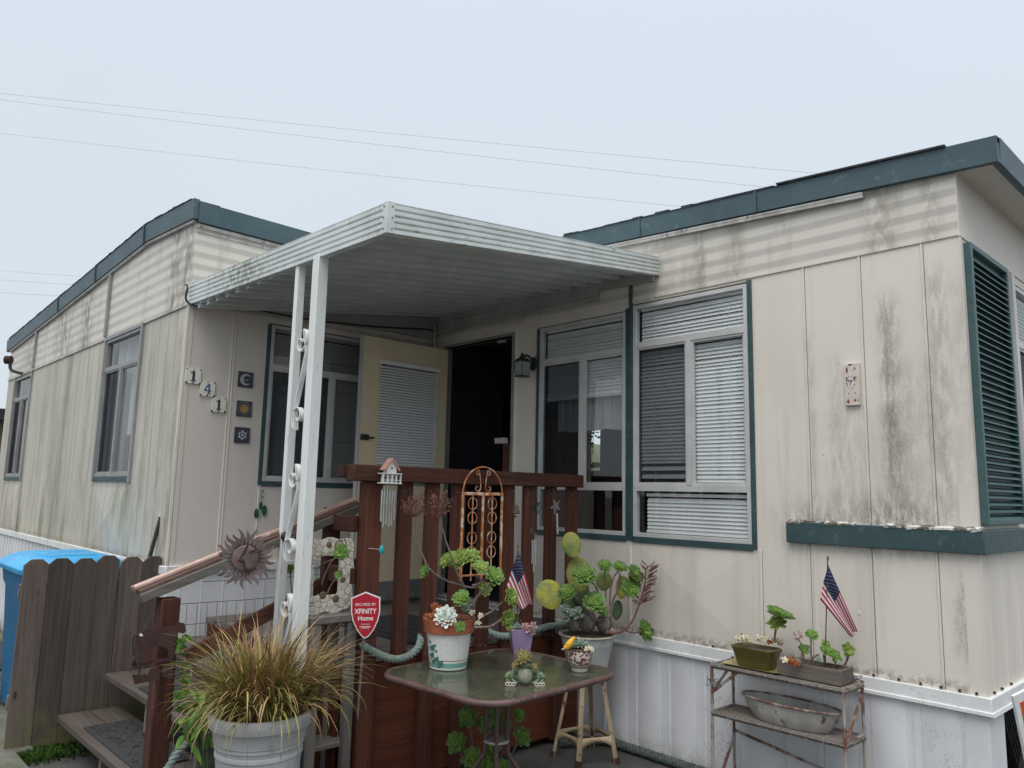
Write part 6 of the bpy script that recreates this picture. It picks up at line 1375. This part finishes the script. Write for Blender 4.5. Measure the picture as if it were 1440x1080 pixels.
# metal sun
c=AX(345,785,1.60); sn=thing('metal_sun_ornament','rusty purple-brown metal sun face with wavy rays on the handrail','ornament',c); N_=Vector((.83,-.56,.0)).normalized(); u=Vector((-N_.y,N_.x,0)); u=u if u.dot(R0)>0 else -u
rs=41*depth(c)/F_PX
mb=MB()
for i in range(26):
    a=2*PI*i/26+.1; L_=rs*(1.0 if i%2 else .88); 
    pts=[]; K=8
    for sdd in (1,-1):
        rg=range(K+1) if sdd==1 else range(K,-1,-1)
        for k in rg:
            t=k/K; rr_=lerp(rs*.36,L_*1.05,t); off=.010*math.sin(t*7+i)*t; w=.017*(1-t)**.7*sdd+.0008*sdd
            pts.append(((rr_)*math.cos(a)-(off+w)*math.sin(a),rr_*math.sin(a)+(off+w)*math.cos(a)))
    mb.prism(pts,c+N_*.004,u,UZ,.003)
mb.build('rays','sunrust',sn)
mb=MB(); RM2=Matrix((u,N_,UZ)).transposed(); mb.ell(c+N_*.006,(rs*.44,.009,rs*.44),32,14,RM2); 
mb.build('disc','sunrust',sn); mb=MB()
mb.tube(catmull([c+u*.01+UZ*.07+N_*.014,c-u*.006+UZ*.03+N_*.022,c-u*.022+UZ*-.005+N_*.028,c-u*.004-UZ*.015+N_*.022,c+u*.006-UZ*.06+N_*.016],6),[.004]*12+[.009]*6+[.004]*7,8)
mb.tube([c+u*(.02+.05*t)+UZ*(.03+.012*math.sin(t*3))+N_*.018 for t in [0,.25,.5,.75,1]],.004,6); mb.tube([c+u*(.0+.05*t)+UZ*(-.045-.008*math.sin(t*3))+N_*.018 for t in [0,.25,.5,.75,1]],.005,6); mb.build('face','rust',sn)
mb=MB(); q=AX(285,772,1.56); mb.tube([c+UZ*rs*.4,c+UZ*rs*.95],.0015,5); mb.build('hanging_wire','wire',sn)
# metal cow
o=AX(180,860,1.60); o2=AX(300,860,1.60); dc=depth(AX(225,910,1.60)); k_=dc/F_PX/9; c=AX(222,905,1.60)
N_=Vector((.80,-.60,0)); u=Vector((-N_.y,N_.x,0)); u=u if u.dot(R0)>0 else -u
cw=thing('metal_cow_ornament','flat rusty brown metal cow silhouette with small plates on the lower stair post','ornament',c)
def CP(x,y): return ((x-378)*k_,(405-y)*k_)
cow=[(190,245),(260,215),(400,200),(560,188),(600,150),(610,125),(640,140),(690,150),(722,240),(690,278),(640,265),(600,268),(605,330),(600,430),(585,620),(540,625),(520,470),(455,430),(340,445),(330,480),(335,610),(240,640),(205,600),(180,500),(150,420),(130,330),(150,270)]
mb=MB(); mb.prism([CP(*q) for q in cow],c+N_*.012,u,UZ,.003); mb.build('cow','cow',cw)
mb=MB(); mb.tube([c+N_*.014+u*CP(*q)[0]+UZ*CP(*q)[1] for q in ((160,280),(105,300),(90,360),(95,480),(115,560))],.004,6); mb.ell(c+N_*.014+u*CP(120,600)[0]+UZ*CP(120,600)[1],(.012,.008,.02),8,6); mb.build('tail','cow',cw)
mb=MB(); mb.prism([CP(*q) for q in [(90,640),(330,600),(600,560),(600,600),(330,650),(100,680)]],c+N_*.008,u,UZ,.003); mb.prism([CP(*q) for q in [(110,775),(300,770),(330,700),(430,690),(450,835),(150,890)]],c+N_*.010,u,UZ,.003); mb.prism([CP(*q) for q in [(470,650),(590,640),(595,780),(460,790)]],c+N_*.010,u,UZ,.003)
for x in (185,200): mb.tube([c+N_*.01+u*CP(x,650)[0]+UZ*CP(x,650)[1],c+N_*.01+u*CP(x,780)[0]+UZ*CP(x,780)[1]],.002,5)
mb.build('base_plate','cow',cw); mb=MB(); mb.prism([CP(*q) for q in [(150,290),(180,268),(207,300),(185,314)]],c+N_*.0155,u,UZ,.001); mb.build('bare_spot','white',cw)
mb=MB(); mb.tube([c+N_*.012+u*CP(190,240)[0]+UZ*CP(190,240)[1],c+u*CP(290,30)[0]+UZ*CP(290,30)[1]],.001,4); mb.build('hanging_wire','wire',cw)
# ================================================================ LARGE GRASS PLANTER
p=Vector((2.15,-2.49,.028)); RZ=.635; g_=thing('grass_planter','large grey tub planter full of arching straw-coloured ornamental grass','potted plant',p)
mb=MB(); mb.lathe([(.130,.0),(.135,.01),(.176,.46),(.181,.465),(.181,.478),(.177,.484),(.179,.498),(.184,.503),(.184,.516),(.188,.52),(.196,.572),(.201,.578)],p,56); mb.build('pot_body','potgrey',g_,ang=35)
mb=MB(); mb.lathe([(.201,.578),(.211,.582),(.216,.60),(.216,.622),(.208,.634),(.196,.634),(.190,.62),(.186,.59),(0,.585)],p,56); mb.build('pot_rim','potgrey',g_,ang=35)
for k in range(18):
    a=2*PI*k/18; d=Vector((math.cos(a),math.sin(a),0)); mb=MB(); mb.tube([p+d*.139+Vector((0,0,.03)),p+d*.166+Vector((0,0,.40))],.006,8); mb.build('flute','potgrey',g_)
mb=MB(); mb.lathe([(.188,.592),(.1,.61),(0,.62)],p,20); mb.build('soil','soil',g_)
mb=MB(); R=random.Random(21); CL=[(.16*math.cos(t)*k,.16*math.sin(t)*k,R.uniform(-6,10),R.uniform(.75,1.1)) for t,k in [(R.uniform(0,6.28),math.sqrt(R.random())) for _ in range(26)]]
for i in range(1700):
    cl=CL[R.randrange(len(CL))]; L_=R.uniform(.15,.50)*cl[3]; w=R.choice((R.uniform(.0012,.0025),R.uniform(.003,.006)))
    bx=cl[0]+R.gauss(0,.018); by=cl[1]+R.gauss(0,.018); r0=math.hypot(bx,by)
    if r0>.18: bx*=.17/r0; by*=.17/r0; r0=.17
    a=math.atan2(by,bx)+R.gauss(0,.7); lean=rad(R.uniform(0,20)+r0*165+cl[2]*.7+(R.random()<.22)*R.uniform(10,50)); lean=min(lean,rad(92)); d=Vector((math.cos(a),math.sin(a),0)); q=p+Vector((bx,by,.60)); n=7; e=rad(90)-lean*.55; vs=[];cs=[];fs=[]; rd_=R.random(); bend=R.uniform(.5,1.9)*lean/n*1.5+R.uniform(0,.10); tg=Vector((-d.y,d.x,0)); tg=(tg+d*R.uniform(-.6,.6)).normalized()
    for j in range(n+1):
        t=j/n; ww=w*(1-t**2.2)+.0003; vs+=[q-tg*ww+Vector((0,0,0)),q+tg*ww]; cs+=[(t,rd_,0)]*2
        q=q+(d*math.cos(e)+UZ*math.sin(e))*L_/n; e-=bend*(.5+t)
    for j in range(n): fs.append((2*j,2*j+1,2*j+3,2*j+2))
    mb.cur=R.choices([0,1,2],[.40,.38,.22])[0]
    if a>5.5 or a<.9: mb.cur=R.choices([0,1,2],[.6,.25,.15])[0]
    mb.add(vs,fs,cs)
mb.build('grass_blades',['g1','g2','g3'],g_,smooth=False)
# climbing weed beside it
q=AD(285,1030,3.55); wd_=thing('climbing_weed','leafy green weed with a yellow bud climbing beside the grass tub','plant',(q.x,q.y,0)); R=random.Random(8)
def leafy(mb,c,d,L_,w,sd):
    d=Vector(d).normalized(); sdv=d.cross(TOC); sdv.normalize(); nn=sdv.cross(d); rr_=random.Random(sd).random(); vs=[];cs=[];fs=[]
    for j,(t,ww) in enumerate(((0,.1),(.25,.8),(.5,1),(.8,.55),(1,.03))):
        b=c+d*L_*t-UZ*L_*.35*t*t+nn*.0; vs+=[b-sdv*w*ww+nn*w*.25,b,b+sdv*w*ww+nn*w*.25]; cs+=[(t,rr_,0)]*3
    for j in range(4):
        for k in (0,1): fs.append((j*3+k,j*3+k+1,j*3+k+4,j*3+k+3))
    mb.add(vs,fs,cs)
dwd=3.6
for P_ in ([(288,1100),(284,1040),(270,990),(255,950),(250,930),(258,905)],[(292,1100),(290,1020),(280,975),(262,952)],[(286,1090),(272,1030),(262,1000)]): stem(wd_,P_,dwd,.0035,.002,'g1' if 0 else 'weed')
mb=MB()
for (x0,y0,x1,y1,n) in ((258,1000,295,1045,34),(262,972,298,1010,26),(250,925,270,975,16),(252,895,264,925,14)):
    for i in range(n):
        c=AD(R.uniform(x0,x1),R.uniform(y0,y1),dwd+R.uniform(-.06,.06)); big=1.0 if y0>950 else .55; leafy(mb,c,R0*R.uniform(-1,1)+UZ*R.uniform(-.5,.8)+TOC*R.uniform(-.2,.7),R.uniform(.06,.10)*big,R.uniform(.013,.022)*big,i)
mb.build('leaves','weed',wd_,solid=.0005); mb=MB(); mb.ell(AD(262,898,dwd),.009,8,6); mb.build('bud','yellow',wd_)
# ================================================================ BACKGROUND
nb=thing('neighbouring_home','dark-roofed brown neighbouring home at the far left edge','house',(-13,-1.2,0))
a=AD(14,531,13.5); mb=MB(); mb.box(-20,-11.2,-1.6,4,0,2.72); mb.build('wall','neigh',nb); mb=MB(); mb.hexa([(-20.5,-2.0,2.72),(-10.95,-2.0,2.72),(-10.95,4.4,2.72),(-20.5,4.4,2.72)],[(-20.5,-2.0,2.9),(-10.9,-2.0,2.9),(-10.9,4.4,3.0),(-20.5,4.4,3.0)]); mb.build('roof','nroof',nb)
# round rusty vent at the left end of the home
c=AY(8,506,-2.32); vn=thing('rusty_vent_cap','round rusty vent cap sticking out at the far left eave','vent',c); mb=MB(); mb.tube([c-Vector((.0,0,0)),c+Vector((.04,.05,0))],.05,20); mb.build('cap','rust',vn); mb=MB(); mb.tube(catmull([c+Vector((.04,.04,-.02)),c+Vector((.05,.06,-.12)),c+Vector((.16,.16,-.16))],5),.018,8); mb.build('bracket','black',vn)
mb=MB(); c0=c-Vector((.004,.004,0)); mb.tube([c-Vector((.006,.007,0)),c-Vector((.004,.005,0))],.03,16); mb.build('face_ring','enamel',vn)
for i,(a,b,l) in enumerate([((0,131),(1165,245),'uppermost of the three long power lines over the roofs'),((0,140),(1095,265),'middle one of the three long power lines over the roofs'),((0,187),(975,292),'lowest of the three long power lines over the roofs'),((0,380),(125,389),'highest of the three short wires at the far left above the eave'),((0,393),(115,400.5),'middle one of the short wires at the far left above the eave'),((0,411),(92,416),'lowest of the three short wires at the far left above the eave')]):
    D0,D1=(46,38) if i<3 else (60,56); A_=AD(*a,D0);B_=AD(*b,D1); d=B_-A_; e=.6 if i<3 else 2.5; A2=A_-d*.8; B2=B_+d*e; mid=lambda t: A2.lerp(B2,t)-UZ*(1.0*(1-(2*t-1)**2)*.6)
    off=mid(.5*(0+.0))*0; P_=[mid(k/30) for k in range(31)]
    # keep the sagging span on the measured sight line
    t0=.8/(1.8+e); sag0=.6*(1-(2*t0-1)**2); t1=(1.8)/(1.8+e); sag1=.6*(1-(2*t1-1)**2); P_=[q+UZ*(sag0+(sag1-sag0)*((k/30)-t0)/(t1-t0)) for k,q in enumerate(P_)]
    mb=MB(); mb.tube(P_,.013 if i<3 else .018,5); tag(mb.build('power_line','pline',loc=A_),'thin grey wire, '+l,'power line','power lines across the sky')
# ================================================================ CAMERA, SKY, LIGHT
cd_=bpy.data.cameras.new('camera'); co=bpy.data.objects.new('camera',cd_); COL.objects.link(co)
cd_.sensor_width=36; cd_.lens=F_PX/1440*36; cd_.clip_start=.05; cd_.clip_end=3000
co.matrix_world=Matrix(((RT.x,UP.x,-FW.x,CAM.x),(RT.y,UP.y,-FW.y,CAM.y),(RT.z,UP.z,-FW.z,CAM.z),(0,0,0,1))); S.camera=co
W=bpy.data.worlds.new('World'); S.world=W; W.use_nodes=True; nt=W.node_tree; N=nt.nodes; L=nt.links; bg=N['Background']
SUN_EL,SUN_AZ=rad(58),rad(-62)      # direction towards the veiled sun: azimuth measured from +X
sky=N.new('ShaderNodeTexSky'); sky.sky_type='NISHITA'; sky.sun_disc=False; sky.sun_elevation=SUN_EL; sky.sun_rotation=PI/2-SUN_AZ; sky.dust_density=6; sky.air_density=1
tc=N.new('ShaderNodeTexCoord'); sp=N.new('ShaderNodeSeparateXYZ'); L.new(tc.outputs['Generated'],sp.inputs[0])
rp=N.new('ShaderNodeValToRGB'); L.new(sp.outputs[2],rp.inputs[0]); e=rp.color_ramp.elements
st=[(0,(.58,.63,.66)),(.05,(.655,.725,.785)),(.30,(.65,.72,.785)),(.58,(.68,.745,.84)),(.74,(1.45,1.48,1.52)),(1,(2.9,2.88,2.85))]
while len(e)<len(st): e.new(.5)
for a_,(p_,c_) in zip(e,st): a_.position=p_; a_.color=(*c_,1)
nz=N.new('ShaderNodeTexNoise'); nz.inputs['Scale'].default_value=1.6; nz.inputs['Detail'].default_value=4; L.new(tc.outputs['Generated'],nz.inputs[0])
mr=N.new('ShaderNodeMapRange'); L.new(nz.outputs[0],mr.inputs[0]); mr.inputs[3].default_value=.96; mr.inputs[4].default_value=1.04
mu=N.new('ShaderNodeMix'); mu.data_type='RGBA'; mu.blend_type='MULTIPLY'; mu.inputs[0].default_value=1; L.new(rp.outputs[0],mu.inputs[6]); L.new(mr.outputs[0],mu.inputs[7])
sc=N.new('ShaderNodeMix'); sc.data_type='RGBA'; sc.blend_type='MULTIPLY'; sc.inputs[0].default_value=1; L.new(mu.outputs[2],sc.inputs[6]); sc.inputs[7].default_value=(10,10,10,1)   # overcast layer in the sky texture's own units
mx=N.new('ShaderNodeMix'); mx.data_type='RGBA'; mx.inputs[0].default_value=.92; L.new(sky.outputs[0],mx.inputs[6]); L.new(sc.outputs[2],mx.inputs[7])
L.new(mx.outputs[2],bg.inputs[0]); bg.inputs[1].default_value=.10
sl=bpy.data.lights.new('sun','SUN'); sl.energy=.9; sl.angle=rad(35); sl.color=(1,.97,.93); so=bpy.data.objects.new('sun',sl); COL.objects.link(so)
d=Vector((math.cos(SUN_EL)*math.cos(SUN_AZ),math.cos(SUN_EL)*math.sin(SUN_AZ),math.sin(SUN_EL))); so.rotation_euler=d.to_track_quat('Z','Y').to_euler()
S.view_settings.view_transform='Standard'; S.view_settings.look='None'; S.view_settings.exposure=.17; S.view_settings.gamma=1; S.view_settings.use_curve_mapping=False
S.cycles.max_bounces=8; S.cycles.transparent_max_bounces=24
